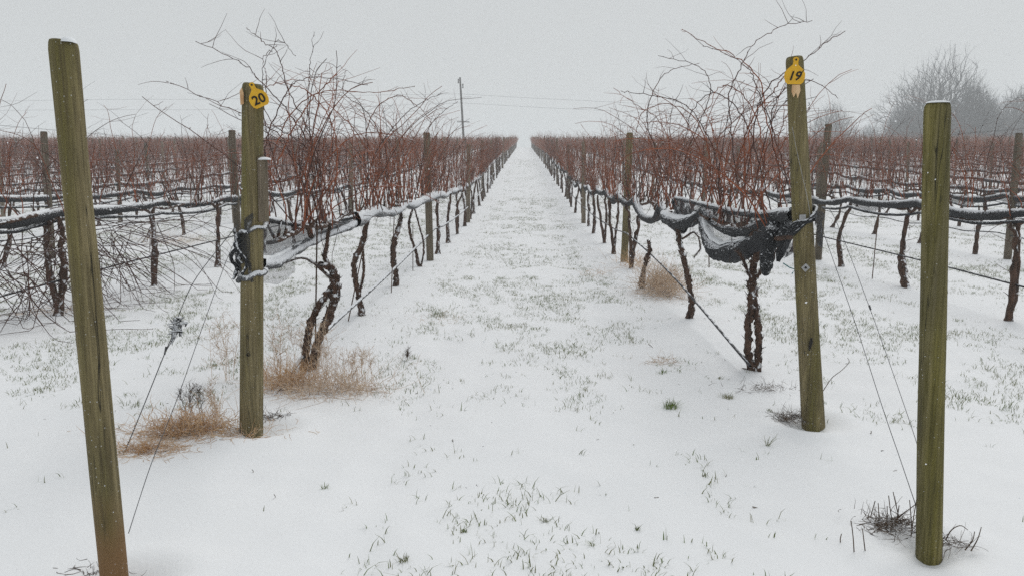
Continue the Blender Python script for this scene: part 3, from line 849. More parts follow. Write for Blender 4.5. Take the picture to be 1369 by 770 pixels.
for pts, Y, r0, mi in [
    ([(925, 280), (915, 220), (935, 165), (950, 120), (935, 90), (880, 75)], 7.2, .0045, 'cane_dark'),
    ([(905, 275), (880, 210), (865, 160), (875, 120), (895, 95), (935, 85)], 7.4, .0045, 'cane_dark'),
    ([(890, 270), (895, 200), (880, 160), (850, 140), (820, 118)], 7.6, .0040, 'cane_red'),
    ([(940, 280), (950, 215), (930, 160), (895, 140), (860, 150), (850, 180)], 7.0, .0045, 'cane_red'),
]: hero_cane(rB, pts, Y, r0, mi)

# fallen prunings and long loose shoots beside the tag-20 side's next row
def brush(n, L, c, s, r, flat=.4, nseg=6, jit=.3, z0=.0, up=.25, mi=0):
    m = MB()
    for _ in range(n):
        p0 = np.array(c) + rng.normal(0, 1, 3) * np.array(s); p0[2] = max(abs(p0[2] - c[2]), 0) + z0 + c[2]
        d = rng.normal(0, 1, 3) * np.array([1, 1, flat]); d[2] += up
        p = wander(p0, d, L * rng.uniform(.4, 1.2), nseg, jit)
        gz = G(p[:, 0], p[:, 1]); p[:, 2] = np.maximum(p[:, 2], gz + .001)
        m.tube(p, np.linspace(r, r * .35, nseg + 1), 4, mi)
    return m
m = MB()
for _ in range(160):
    y0 = rng.uniform(6.2, 8.8); q0 = np.array([-4.5 + rng.normal(0, .22), y0, rng.uniform(.35, .9)])
    p = wander(q0, (rng.normal(0, .6), rng.normal(.2, .8), rng.uniform(-1.2, -.1)), rng.uniform(.6, 1.5), 12, .16)
    p[:, 2] = np.maximum(p[:, 2], G(p[:, 0], p[:, 1]) + .01 + .03 * rng.random())
    m.tube(p, np.linspace(.0048, .0019, 13), 4)
for _ in range(26):
    q0 = np.array([-4.5 + rng.normal(0, .2), rng.uniform(7.0, 9.8), rng.uniform(.5, .95)])
    p = wander(q0, (rng.normal(.5, .5), rng.normal(.1, .5), rng.uniform(-.5, .3)), rng.uniform(1.0, 1.9), 14, .12, 0, .12)
    p[:, 2] = np.maximum(p[:, 2], G(p[:, 0], p[:, 1]) + .01); m.tube(p, np.linspace(.005, .002, 15), 4)
tag(m.build('pruned_canes', M['cane_dark'], loc=(-4.5, 7.6, 0)), 'tangle of dark drooping canes by the stump beside the tall leaning post', 'prunings')

# ------------------------------------------------------------------ netting, wires, drip lines
def roll_path(x, ya, yb, side, k, step=.12):
    n = int((yb - ya) / step); y = np.linspace(ya, yb, n)
    ph = rng.uniform(0, 6)
    base = G0(y) + 1.0 + .04 * (vnoise(y * .31, np.full(n, k * 2.0 + side), 27) - .5)
    sagp = 2.06
    t = ((y + ph) / sagp) % 1
    amp = (.045 if side < 0 else (.15 if k == 0 else .055)) * (.4 + 1.2 * vnoise(np.floor((y + ph) / sagp), np.full(n, k + side * 7.0), 8))
    z = base - amp * 4 * t * (1 - t) + .03 * (vnoise(y * 1.7, np.full(n, k * 3.0), 21) - .5)
    xx = x + .05 * (vnoise(y * .9, np.full(n, k * 5.0 + side), 22) - .5)
    return np.stack([xx, y, z], -1)
def roll_into(m, p, r, sides=10, seed=0, mi=0, rough=.12):
    n = len(p); s = np.arange(n)
    rr = r * (.75 + .55 * vnoise(s * .22, np.full(n, float(seed)), 31)) * (1 + .15 * (vnoise(s * .9, np.full(n, float(seed)), 32) - .5))
    m.tube(p, rr, sides, mi, rough=rough, flat=1.15)
    return rr
def snow_on(m, p, rr, cover=.8, th=.012, seed=0, lean=0.0):
    """snow lying on the top of a roll: a lumpy thick strip with a ragged edge"""
    n = len(p); t = np.gradient(p, axis=0); t /= np.linalg.norm(t, axis=1, keepdims=True)
    sx = np.cross(t, [0, 0, 1.0]); sx /= (np.linalg.norm(sx, axis=1, keepdims=True) + 1e-9); up = np.cross(sx, t)
    k = 7; a = np.linspace(-1, 1, k)
    w = cover * (.7 + .7 * vnoise(np.arange(n) * .35, np.full(n, float(seed)), 41))
    P = []
    for j in range(k):
        ang = a[j] * w * 1.25 + lean + .12 * (vnoise(np.arange(n) * .8, np.full(n, j + seed * 1.0), 44) - .5)
        h = rr * 1.0 + th * (1 - abs(a[j]) ** 2.5) * (.5 + vnoise(np.arange(n) * .6, np.full(n, float(seed + j * .3)), 42)) + (.001 if abs(a[j]) < 1 else -.006)
        P.append(p + h[:, None] * (np.sin(ang)[:, None] * sx + 1.1 * np.cos(ang)[:, None] * up))
    m.grid(np.array(P).transpose(1, 0, 2))

for side in (-1, 1):
    for k in range(NROW):
        x = row_x(side, k)
        ya = max(4.5, abs(x) * 1.45 - 1.5)
        if k == 0: ya = 6.9 if side < 0 else 8.0
        step = .10 if k < 4 else .3
        if ya > END_Y - 8: continue
        p = roll_path(x, ya, END_Y, side, k, step)
        if side > 0 and k == 0: p = p[:]
        lod = k < 3
        m = MB(); rad = .048 if k == 0 else (.040 if k < 8 else .042)
        # near stretch fine, far stretch coarse
        cut = np.searchsorted(p[:, 1], 45)
        pf = p[cut - 1::6] if lod else p[cut - 1::3]; pn = p[:cut]
        if len(pn) < 3: pn = p[:0]
        if len(pf) < 3: pf = p
        if cut == 0: pf = p[::3]
        root = None
        mt = M['net_white'] if side < 0 and k == 0 else M['net']
        if len(pn):
            rr = roll_into(m, pn, rad, 10 if lod else 6, k + 50 * (side > 0))
            if k:      # a second looser strand
                q = pn + np.stack([.03 * np.sin(pn[:, 1] * 2.2), 0 * pn[:, 1], -.06 - .07 * vnoise(pn[:, 1] * .7, pn[:, 1] * 0 + k, 77)], -1)
                if lod: m.tube(q, .018, 6, rough=.25)
        m.tube(pf, rad, 6, rough=.2)
        label = 'snow-topped black netting roll' + f' tied along the {row_words(side, k)}'
        if k == 0 and side < 0: label = 'frosted net roll draped open behind post 20 and running up its row'
        if k == 0 and side > 0: label = 'black net hanging in snow-filled swags behind post 19'
        o = m.build('bird_netting', mt, loc=(x, ya, 0)); tag(o, label, 'netting', 'rolled bird nets tied along the rows')
        if len(pn) and k < 6:
            s = MB(); snow_on(s, pn, rr, .5 if k else .42, .006, k, 0 if side > 0 else .3)
            s.build('snow_cover', M['snow'], o)
        if k < 5 and len(pn) > 20:
            a0_ = 0 if k else 14
            while a0_ < len(pn) - 16:
                ln_ = int(rng.integers(8, 22)) if k < 4 else 6
                b0 = min(a0_ + ln_, len(pn) - 1); q_ = pn[a0_:b0:2]
                if len(q_) > 4 and rng.random() < (.75 if side > 0 else .45):
                    tt_ = np.linspace(0, 1, len(q_)); dp = rng.uniform(.05, .17) * 4 * tt_ * (1 - tt_)
                    P_ = np.array([q_ - np.stack([0 * dp, 0 * dp, dp * f_ + .01], -1) + np.stack([.02 * np.sin(tt_ * 9 + f_ * 3), 0 * dp, 0 * dp], -1) for f_ in (0, .35, .7, 1.0)])
                    U_ = np.stack([np.tile(q_[:, 1], (4, 1)), np.array([f_ * dp for f_ in (0, .35, .7, 1)])], -1)
                    w_ = MB(); w_.grid(P_, 0, U_); w_.build('loose_fold', M['sheet'], o)
                a0_ = b0 + int(rng.integers(0, 12))
        if k < 3 and len(pn):       # frayed threads
            w_ = MB()
            for i_ in rng.integers(0, min(len(pn), 200), 90):
                w_.tube(wander(pn[i_] - [0, 0, rad * .6], (rng.normal(0, 1), rng.normal(0, 1), -.6), rng.uniform(.04, .16), 4, .35, 0, .1), .0012, 3)
            w_.build('fringe', M['wire'], o)
        if k == 0 and side < 0: NET_L = o; NL0 = p[0]
        if k == 0 and side > 0: NET_R = o; NR0 = p[0]
        if k == 1 and side < 0: NET_L2 = o

def lattice(ctrl, nu, nv_, amp=.01, seed=0, freq=9):
    """smooth sheet through a small lattice of points, with folds; returns grid and UVs in metres"""
    C = np.array(ctrl, float); rows = np.array([spline(r, nu) for r in C]); cols = np.array([spline(rows[:, i], nv_) for i in range(nu)]).transpose(1, 0, 2)
    U, V = np.meshgrid(np.linspace(0, 1, nu), np.linspace(0, 1, nv_))
    n = np.cross(np.gradient(cols, axis=0), np.gradient(cols, axis=1)); n /= (np.linalg.norm(n, axis=2, keepdims=True) + 1e-9)
    d = amp * ((vnoise(U * freq * .5 + V * freq * .9, V * freq * .35, seed) - .5) * 2 + (vnoise(U * freq * 2 - V * freq, V * freq * 1.5, seed + 1) - .5))
    ln = np.linalg.norm(cols[:, -1] - cols[:, 0], axis=1).mean(); wn_ = np.linalg.norm(cols[-1] - cols[0], axis=1).mean()
    return cols + n * d[..., None], np.stack([U * ln, V * wn_], -1)

# left: open drape between post 20 and the start of the roll
YA, YB = P_20[1] + .09, 6.9
def LP(px, py, f): return at(px, py, YA + (YB - YA) * f)
end = NL0
ctrl = [[LP(346, 290, 0), LP(372, 297, .22), LP(405, 301, .45), LP(440, 297, .75), end + [0, 0, .03]],
        [LP(346, 318, 0), LP(372, 322, .2), LP(400, 318, .42), LP(432, 308, .72), end],
        [LP(348, 352, 0), LP(368, 350, .2), LP(396, 334, .42), LP(428, 317, .72), end - [0, 0, .03]]]
g, uv = lattice(ctrl, 46, 22, .022, 3, 11)
m = MB(); m.grid(g, 0, uv); m.build('net_sheet', M['sheet'], NET_L, smooth_=True)
g2 = g.copy(); g2[..., 0] += .05; g2[..., 2] -= .01
# bottom hem rolled, top hem rolled
for row, rad, nm in ((ctrl[0], .012, 'net_hem'), (ctrl[2], .034, 'net_hem')):
    p = spline([q + np.array([.0, 0, 0]) for q in row], 40); m = MB()
    rr = np.full(40, rad) * (.8 + .6 * vnoise(np.arange(40) * .4, np.full(40, rad * 100), 3)); m.tube(p, rr, 8, rough=.2)
    hem = m.build(nm, M['net_white'] if rad > .02 else M['net'], NET_L)
    s = MB(); snow_on(s, p, rr, .30, .004, 5, .1); q = s.build('snow_cover', M['snow']); q.parent = hem
    q.location = -NET_L.location - hem.location
p = spline([LP(352, 350, .0), LP(375, 345, .2), LP(398, 330, .4), LP(420, 312, .6), LP(450, 302, .85), end], 30)
# tail hanging under the hem
ctrl = [[LP(346, 352, 0), LP(362, 356, .1), LP(380, 350, .25), LP(397, 337, .35)],
        [LP(346, 368, 0), LP(362, 368, .1), LP(380, 362, .25), LP(395, 352, .35)],
        [LP(346, 378, 0), LP(360, 379, .1), LP(374, 379, .22), LP(392, 364, .33)]]
g, uv = lattice(ctrl, 20, 12, .012, 8, 7)
m = MB(); m.grid(g, 0, uv); m.build('net_sheet', M['sheet_thin'], NET_L)
# bunch wrapped round post 20
m = MB()
for i in range(9):
    a0 = rng.uniform(2.5, 4.2); cc = P_20 + (T20 - P_20) * .5
    zt, zb = rng.uniform(1.0, 1.09), rng.uniform(.82, .92)
    pts = []
    for t in np.linspace(0, 1, 12):
        a = a0 + .5 * math.sin(t * 4 + i); rr_ = .068 + .014 * math.sin(t * 9 + i * 2) + .012 * (i % 3)
        pts.append((P_20[0] + (T20 - P_20)[0] * .5 + rr_ * math.cos(a), P_20[1] + rr_ * math.sin(a), zt + (zb - zt) * t))
    m.tube(pts, .006 + .005 * rng.random(12), 6, rough=.3)
a = np.linspace(0, 2 * math.pi, 26)
def around(P, T, z, r, rad, mt, tilt=.02, wob=.006):
    t = (z - P[2]) / (T[2] - P[2]); c = P + (T - P) * t
    p = np.stack([c[0] + r * np.cos(a), c[1] + r * np.sin(a), z + tilt * np.cos(a) + wob * np.sin(a * 5)], -1)
    q = MB(); q.tube(p, rad * (1 + .3 * rng.random(26)), 7, rough=.2); return q
m.build('net_bunch', M['net'], NET_L)
for z, rad in ((.84, .013), (1.08, .009)):
    o = around(P_20, T20, z, .068, rad, None).build('net_tie', M['net_white'], NET_L)
# ragged flap to the left of post 20
ctrl = [[at(338, 283, P_20[1] - .07), at(326, 296, P_20[1] - .05), at(317, 318, P_20[1])],
        [at(335, 320, P_20[1] - .08), at(323, 330, P_20[1] - .06), at(313, 340, P_20[1])],
        [at(336, 352, P_20[1] - .08), at(325, 356, P_20[1] - .05), at(317, 350, P_20[1])],
        [at(336, 378, P_20[1] - .07), at(322, 376, P_20[1] - .04), at(317, 366, P_20[1])]]
g, uv = lattice(ctrl, 18, 30, .014, 12, 9); m = MB(); m.grid(g, 0, uv); m.build('net_sheet', M['sheet'], NET_L)

# right: swags between post 19 and the row roll
def seg(pts, rad, mt, n=60, cover=.7, sides=12, th=.016, net=None, seed=1):
    p = spline(pts, n); rr = np.interp(np.linspace(0, 1, n), np.linspace(0, 1, len(rad)), rad) * (.9 + .3 * vnoise(np.arange(n) * .5, np.full(n, float(seed)), 3))
    m = MB(); m.tube(p, rr, sides, rough=.10)
    # cords of gathered net spiralling along the swag
    for j in range(8):
        an = j * .785 + np.linspace(0, 3.5, n) + .3 * np.sin(np.linspace(0, 9, n) + j); t = np.gradient(p, axis=0); t /= np.linalg.norm(t, axis=1, keepdims=True)
        s_ = np.cross(t, [0, 0, 1.]); s_ /= (np.linalg.norm(s_, axis=1, keepdims=True) + 1e-9); u_ = np.cross(s_, t)
        m.tube(p + rr[:, None] * .85 * (np.cos(an)[:, None] * s_ + np.sin(an)[:, None] * u_), rr * .2, 5, rough=.35)
    o = m.build('net_swag', mt, net)
    if cover > .35:
        s = MB(); snow_on(s, p, rr * 1.08, cover, th, seed)
        q = s.build('snow_cover', M['snow']); q.parent = o; q.location = -net.location - o.location
    return p
y19 = P_19[1]
tie1 = at(938, 284, 7.05); tie2 = NR0
s1 = seg([tie2, at(887, 290, 8.3), at(905, 299, 7.75), at(925, 296, 7.3), tie1], [.03, .045, .055, .05, .028], M['net'], 40, .55, 12, .010, NET_R, 1)
s2 = seg([tie1, at(945, 312, 6.8), at(957, 334, 6.45), at(980, 338, 6.05), at(1008, 328, 5.6), at(1030, 306, 5.2), at(1046, 294, 4.95)], [.03, .055, .066, .068, .062, .045, .035], M['net'], 60, .36, 14, .006, NET_R, 2)
s3 = seg([tie1 + [0, 0, .01], at(955, 298, 6.6), at(975, 308, 6.15), at(1005, 308, 5.6), at(1035, 292, 5.1), at(1060, 288, 4.6)], [.022, .034, .042, .042, .035, .03], M['net'], 50, .45, 10, .008, NET_R, 3)
s4 = seg([tie2 + [0, 0, .05], at(900, 268, 8.0), at(930, 272, 7.2), at(975, 283, 6.1), at(1020, 288, 5.3), at(1062, 287, 4.6)], [.012, .014, .016, .02, .02, .03], M['net'], 50, .6, 8, .006, NET_R, 4)
# hanging snowy flap
s5 = seg([at(1034, 298, 5.02), at(1030, 318, 5.0), at(1026, 340, 5.02), at(1024, 362, 5.0), at(1026, 368, 5.0)], [.030, .046, .044, .030, .008], M['net'], 30, .3, 12, .004, NET_R, 5)
s6 = seg([at(1050, 294, 4.85), at(1052, 312, 4.85), at(1046, 330, 4.9), at(1040, 350, 4.9)], [.030, .036, .030, .012], M['net'], 26, .3, 10, .006, NET_R, 6)
# thin sheets between the strands
def strip(a_, b_, mt, nu=50, nv_=14, amp=.02, seed=1):
    C = [spline(a_, 7), spline((np.array(a_)[:1].tolist() + np.array(a_)[1:].tolist()), 7) * .5 + spline(b_, 7) * .5 - [0, 0, .01], spline(b_, 7)]
    g, uv = lattice(C, nu, nv_, amp, seed, 9); m = MB(); m.grid(g, 0, uv); m.build('net_sheet', mt, NET_R)
strip([s4[2], s4[12], s4[25], s4[38], s4[48]], [s3[1], s3[12], s3[25], s3[38], s3[48]], M['sheet'], seed=2)
strip([s3[2], s3[12], s3[25], s3[38], s3[46]], [s2[2], s2[14], s2[28], s2[44], s2[56]], M['sheet_thin'], seed=5)
strip([s4[0], s4[4], s4[8], s4[13]], [s1[0], s1[12], s1[24], s1[38]], M['sheet'], 24, 10, .015, 6)
strip([s3[40], s3[44], s3[48]], [at(1040, 330, 4.95), at(1050, 345, 4.85), at(1062, 335, 4.75)], M['sheet'], 16, 14, .03, 8)
# wrap round post 19
t19 = lambda z: P_19 + (T19 - P_19) * ((z - P_19[2]) / (T19[2] - P_19[2]))
m = MB()
for i in range(4):
    z0 = 1.10 + .011 * i
    aa = np.linspace(3.0, 6.6, 18) ; c = t19(z0)
    p = np.stack([c[0] + (.060 + .003 * i) * np.cos(aa), c[1] + (.060 + .003 * i) * np.sin(aa), z0 + .075 * (aa - 4.7) / 2 + .010 * np.sin(aa * 3 + i)], -1)
    m.tube(p, .0075 * (.6 + .8 * rng.random(18)), 6, rough=.25)
m.build('net_bunch', M['net'], NET_R)
c = t19(1.06)
g, uv = lattice([[c + [.03, -.075, .11], c + [.075, -.05, .11], c + [.10, 0, .09]], [c + [.045, -.08, .03], c + [.088, -.04, .02], c + [.11, .01, .0]], [c + [.06, -.065, -.07], c + [.088, -.03, -.09], c + [.10, .01, -.07]]], 14, 16, .012, 9, 6)
m = MB(); m.grid(g, 0, uv); m.build('net_sheet', M['sheet'], NET_R)
m = MB(); m.tube([at(1047, 352, 4.9), at(1056, 358, 4.85), at(1063, 360, 4.75), at(1059, 366, 4.8)], .0035, 5)
m.build('twine', M['twine'], NET_R)

# wires
for side in (-1, 1):
    for k in range(8):
        x = row_x(side, k); ya = max(4.45, abs(x) * 1.45 - 1.5)
        for zi, z in enumerate((1.42, 1.78)):
            y = np.arange(ya, 125, 4.0)
            m = MB(); m.tube(np.stack([np.full(len(y), x + .06 * (1 if zi else -1) * 0), y, G0(y) + z - .01 * np.sin(y * .76) ** 2], -1), .0015, 4)
            tag(m.build('trellis_wire', M['wire'], loc=(x, ya, 0)), f'{"upper" if zi else "lower"} steel catch wire along the {row_words(side, k)}', 'wire', 'trellis wires strung between line posts')
# drip lines
for side in (-1, 1):
    for k in range(10):
        x = row_x(side, k); ya = max(4.5, abs(x) * 1.45 - 1.5)
        y = np.arange(ya, 140, .5)
        z = G0(y) + .40 - .05 * np.sin(y * 1.52 + k) ** 2 + .02 * vnoise(y * .5, y * 0 + k, 6)
        xx = x + .04 * np.sin(y * .8 + k)
        mt = M['tube_black']; rad = .010
        if k == 0 and side < 0:
            pts = [at(356, 543, 4.75), at(380, 510, 5.15), at(434, 444, 6.2), at(522, 364, 9.2), at(581, 306, 13.6)]
            y2 = np.arange(14.5, 140, .5); tail = np.stack([np.full(len(y2), x + .03), y2, G0(y2) + .42], -1)
            P = np.vstack([spline(pts, 40), tail]); mt = M['tube_white']; rad = .016
            lab = 'snow-crusted hose slanting down to the foot of post 20'
        elif k == 0:
            pts = [at(1003, 489, 5.35), at(985, 468, 5.7), at(940, 415, 6.9), at(905, 375, 8.1), at(870, 340, 9.9), at(838, 312, 12.2)]
            y2 = np.arange(13.5, 140, .5); tail = np.stack([np.full(len(y2), x - .03), y2, G0(y2) + .42], -1)
            P = np.vstack([spline(pts, 40), tail]); lab = 'thin black hose slanting down to the vine trunk behind post 19'
        else:
            P = np.stack([xx, y, z], -1); lab = f'thin black irrigation hose strung low along the {row_words(side, k)}'
            if k == 1: P[:, 2] = G0(y) + np.interp(y, [6, 9, 14], [.30, .36, .40]); P[:, 0] = x
        m = MB(); m.tube(P, rad, 6)
        tag(m.build('drip_line', mt, loc=P[0]), lab, 'hose', 'irrigation hoses along the rows')

# guy wires of the end posts, with a strainer
def guy(pts, r, label, loc, sag=0):
    m = MB(); m.tube(spline(pts, 20), r, 5); return tag(m.build('guy_wire', M['wire'], loc=loc), label, 'wire')
ga = gpt(163, 607); gs = at(232, 447, 4.15)
o = guy([at(318, 300, P_20[1] - .05), at(262, 372, 4.3), at(238, 424, 4.17), gs], .0022, 'wire from post 20 with a snow-clad tensioner to the dead weeds', ga)
m = MB(); m.tube(spline([gs, at(222, 468, 4.08), at(193, 540, 3.98), ga + [0, 0, -.02]], 14), .0026, 5); m.tube(spline([gs + [0.01, 0, 0], at(226, 462, 4.08), at(221, 470, 4.08)], 8), .0022, 5)
m.tube([at(222, 463, 4.08), at(220, 474, 4.07)], .0045, 6)
m.build('lower_strand', M['wire'], o)
m = MB(); c = at(235, 438, 4.15)
for i in range(26):
    q = c + rng.normal(0, 1, 3) * np.array([.012, .012, .022]) + np.array([.008, 0, .012])
    m.tube([q, q + rng.normal(0, .012, 3), q + rng.normal(0, .016, 3)], [.004, .008, .003], 6, rough=.3)
m.tube([at(237, 428, 4.15), at(234, 446, 4.15), at(229, 460, 4.13)], [.014, .016, .005], 8, rough=.3)
m.build('tensioner', M['net_white'], o)
guy([at(330, 312, P_20[1] - .075), at(310, 331, 4.3), at(275, 425, 3.85), at(238, 530, 3.4), at(205, 612, 3.15), at(186, 668, 3.0), at(172, 712, P_FL[1] - .03)], .0016,
    'thin loose wire from post 20 curving to the foot of the tall leaning post', P_FL)
guy([at(1092, 286, P_19[1] - .06), at(1141, 425, 4.0), at(1180, 545, 3.55), at(1203, 612, 3.35), at(1224, 674, P_FR[1] - .04)], .0016, 'loose wire from post 19 to the foot of the snow-capped mossy post', P_FR)
o = guy([at(1098, 278, P_19[1]), at(1115, 290, 4.55), at(1163, 412, 4.2), at(1210, 545, 3.75), at(1232, 612, P_FR[1] + .05)], .0015, 'second wire behind the first, from post 19 with a tiny joiner', P_FR)
m = MB(); m.tube([at(1162, 408, 4.2), at(1164, 414, 4.2)], .005, 6); m.build('joiner', M['wire'], o)
m = MB(); m.tube(spline([at(1059, 170, P_19[1] - .062), at(1068, 215, P_19[1] - .067), at(1080, 268, P_19[1] - .07), at(1083, 290, P_19[1] - .07)], 10), .0014, 4)
on_ = m.build('slack_wire', M['metal']); on_.parent = p19; on_.location = -p19.location

# training stakes beside the near vines
for (a_, b_, Y, lab) in [((424, 300), (421, 492), 5.6, 'by the looping trunks behind post 20'), ((486, 330), (464, 437), 7.4, 'leaning on the second vine behind post 20'),
                         ((527, 290), (523, 394), 9.2, 'beside the third vine behind post 20'), ((552, 300), (552, 364), 11.2, 'beside the fourth vine behind post 20'),
                         ((1174, 290), (1166, 373), 10.3, 'beside the forked vine past post 19'), ((947, 300), (948, 358), 8.9, 'standing under the net swag behind post 19')]:
    m = MB(); m.tube([at(*b_, Y), at(*a_, Y)], .006, 6); tag(m.build('training_stake', M['rust'], loc=at(*b_, Y)), 'thin rusty stake ' + lab, 'stake', 'thin stakes beside vines')

# ------------------------------------------------------------------ weeds and tufts
def place(name, m, mt, label, cat, loc): return tag(m.build(name, mt, loc=loc), label, cat)
c = gpt(255, 580)
m = brush(900, .13, c + [0, 0, .0], (.11, .06, .045), .0014, .8, 7, .45, 0, .35)
m2 = brush(420, .10, c + [.0, 0, 0], (.22, .09, .01), .0013, .4, 6, .45, 0, .1)
for v, f in zip(m2.v, m2.f): m.add(v, f - f.min())
m.tube([c + [-.1, 0, -.02], c + [0, 0, .0], c + [.1, .01, -.02]], [.002, .012, .002], 8, rough=.3)
place('tumbleweed', m, M['tan'], 'matted tan heap of dead weed in the snow before post 20', 'weeds', c)
c = gpt(200, 603); place('tumbleweed', brush(420, .09, c, (.09, .05, .010), .0013, .4, 6, .45, 0, .15), M['tan'], 'low strip of dead weed touching the tall leaning post', 'weeds', c)
c = gpt(445, 525); place('tumbleweed', brush(460, .24, c, (.17, .11, .03), .0013, .9, 9, .24, .0, .8), M['tan_pale'], 'pale wiry dead bush beside the looping vine trunks', 'weeds', c)
c = gpt(385, 515); place('tumbleweed', brush(480, .20, c, (.11, .08, .03), .0014, .9, 8, .26, .0, .8), M['tan'], 'brown dead bush tucked behind the foot of post 20', 'weeds', c)
def weed_into(m, base, H, nb=9, r=.0016, spread=.35):
    st = wander(base, (rng.normal(0, .12), rng.normal(0, .1), 1), H, 9, .08)
    m.tube(st, np.linspace(r, r * .4, 10), 4)
    for _ in range(nb):
        i = rng.integers(2, 9)
        s = wander(st[i], (rng.normal(0, 1), rng.normal(0, .6), .9), H * spread * rng.uniform(.4, 1), 5, .15)
        m.tube(s, np.linspace(r * .6, r * .3, 6), 3)
        for j in range(1, 6):
            q = s[j]; m.tube([q, q + rng.normal(0, .006, 3) + [0, 0, .006]], [r * .9, r * .2], 3)
            q = s[j]; m.tube(wander(q, rng.normal(0, 1, 3) + [0, 0, .5], .035, 2, .2), [r * .4, r * .3, r * .2], 3)
for (px, py, H, n, lab, mt) in [(303, 508, .40, 6, 'tall seedy weed skeleton just beside post 20', 'tan_pale'), (262, 558, .20, 5, 'short brown weed stems above the tan heap', 'weed_dark'),
                                (398, 480, .30, 3, 'thin weed standing before the looping trunks', 'tan_pale'), (290, 560, .22, 3, 'fine weed stems rising out of the tan heap', 'tan_pale'), (430, 505, .42, 6, 'airy pale weed in front of the looping trunks', 'tan_pale'),
                                (375, 500, .40, 5, 'airy pale weed just behind post 20', 'tan_pale'), (462, 520, .26, 4, 'low branching pale weed on the edge of the dead bush', 'tan_pale'), (480, 500, .22, 4, 'wiry pale weed on the alley edge by the dead bush', 'tan_pale'),
                                (548, 480, .07, 2, 'single tiny weed in the alley snow', 'weed_dark')]:
    c = gpt(px, py); m = MB()
    for _ in range(n): weed_into(m, c + rng.normal(0, .035, 3) * [1, 1, 0], H * rng.uniform(.7, 1.1), 12)
    place('weed', m, M[mt], lab, 'weed', c)
# dead bush right row
c = np.array([1.62, 9.3, 0.]); m = brush(900, .32, c, (.13, .24, .08), .0019, 1.2, 8, .2, .0, .8)
place('tumbleweed', m, M['tan_pale'], 'pale tan wiry bush under the row of post 19', 'weeds', c)
c = np.array([1.62, 12.0, 0.]); place('tumbleweed', brush(160, .3, c, (.12, .3, .04), .002, 1, 7, .2, 0, .8), M['tan'], 'tan grass bunch at the foot of the first line post past post 19', 'weeds', c)
for (px, py, n, s, L, mt, lab) in [(240, 325, 260, (.5, .3, .05), .35, 'tan_pale', 'pale dead grass among vines behind the tall leaning post'),
                               (885, 484, 60, (.07, .05, .006), .10, 'tan_pale', 'flattened tan grass wisp in the alley near post 19'),
                               (80, 418, 90, (.25, .12, .01), .16, 'tan', 'rusty grass patch below the drooping canes'),
                               (590, 425, 50, (.12, .16, .01), .08, 'tan_pale', 'faint tan grass patch on the alley edge'),
                               (800, 366, 60, (.14, .14, .02), .13, 'tan', 'small tan clump at the alley edge under the net'),
                               (1060, 560, 150, (.055, .035, .008), .09, 'weed_dark', 'dark litter heaped at the foot of post 19'),
                               (1190, 705, 230, (.055, .05, .012), .08, 'weed_dark', 'brown matted litter at the foot of the snow-capped mossy post'),
                               (365, 560, 60, (.05, .02, .006), .08, 'weed_dark', 'dark twigs at the foot of post 20'),
                               (1265, 728, 50, (.035, .02, .004), .09, 'weed_dark', 'bent twigs in the snow beside the mossy post'),
                               (120, 772, 60, (.06, .03, .006), .05, 'weed_dark', 'faint litter at the base of the tall leaning post'),
                               (1020, 520, 90, (.09, .06, .008), .08, 'weed_dark', 'twiggy litter around the split vine trunk')]:
    c = gpt(px, py); place('dead_grass', brush(n, L, c, s, .0013, .5, 6, .35, 0, .25), M[mt], lab, 'dead grass', c)
# upright cut stubs near the mossy post
for (a_, b_) in [((1163, 693), (1170, 669)), ((1175, 703), (1174, 672)), ((1185, 706), (1186, 676)), ((1195, 706), (1188, 662)), ((1196, 700), (1202, 675)), ((1202, 690), (1194, 657)),
                 ((1219, 706), (1216, 668)), ((1218, 716), (1226, 664)), ((1142, 738), (1138, 696)), ((1157, 737), (1153, 706)), ((1124, 725), (1125, 713)), ((1196, 694), (1226, 672))]:
    g = gpt(*a_); g[2] -= .004; t = at(b_[0], b_[1], g[1]); m = MB(); m.tube(spline([g, (g + t) / 2 + rng.normal(0, .002, 3), t], 5), np.linspace(.0022, .0017, 5), 5)
    tag(m.build('cut_stalk', M['weed_dark'], loc=g), 'stiff cut stalk poking up through the snow beside the mossy post', 'stalk', 'cut stalks beside the mossy post')
for (pts, lab) in [([(1264, 722), (1272, 708), (1284, 702), (1294, 708)], 'looped bent stalk just past the mossy post'), ([(1290, 735), (1300, 722), (1303, 710)], 'short curved stalk beyond the mossy post'),
                   ([(1298, 736), (1307, 720), (1312, 704)], 'longer curved stalk outermost from the mossy post'), ([(1100, 523), (1112, 505), (1125, 495), (1135, 484), (1133, 478)], 'slanting dark shoot beside the foot of post 19'),
                   ([(867, 460), (878, 468), (890, 477)], 'fallen twig above the tan wisp'), ([(1006, 677), (1015, 679), (1026, 679)], 'tiny twig lying alone in the snow')]:
    g = gpt(*pts[0]); p = spline([at(x_, y_, g[1]) for x_, y_ in pts], 12)
    m = MB(); m.tube(p, np.linspace(.0026, .0014, 12), 5); place('bent_stalk', m, M['weed_dark'], lab, 'stalk', g)
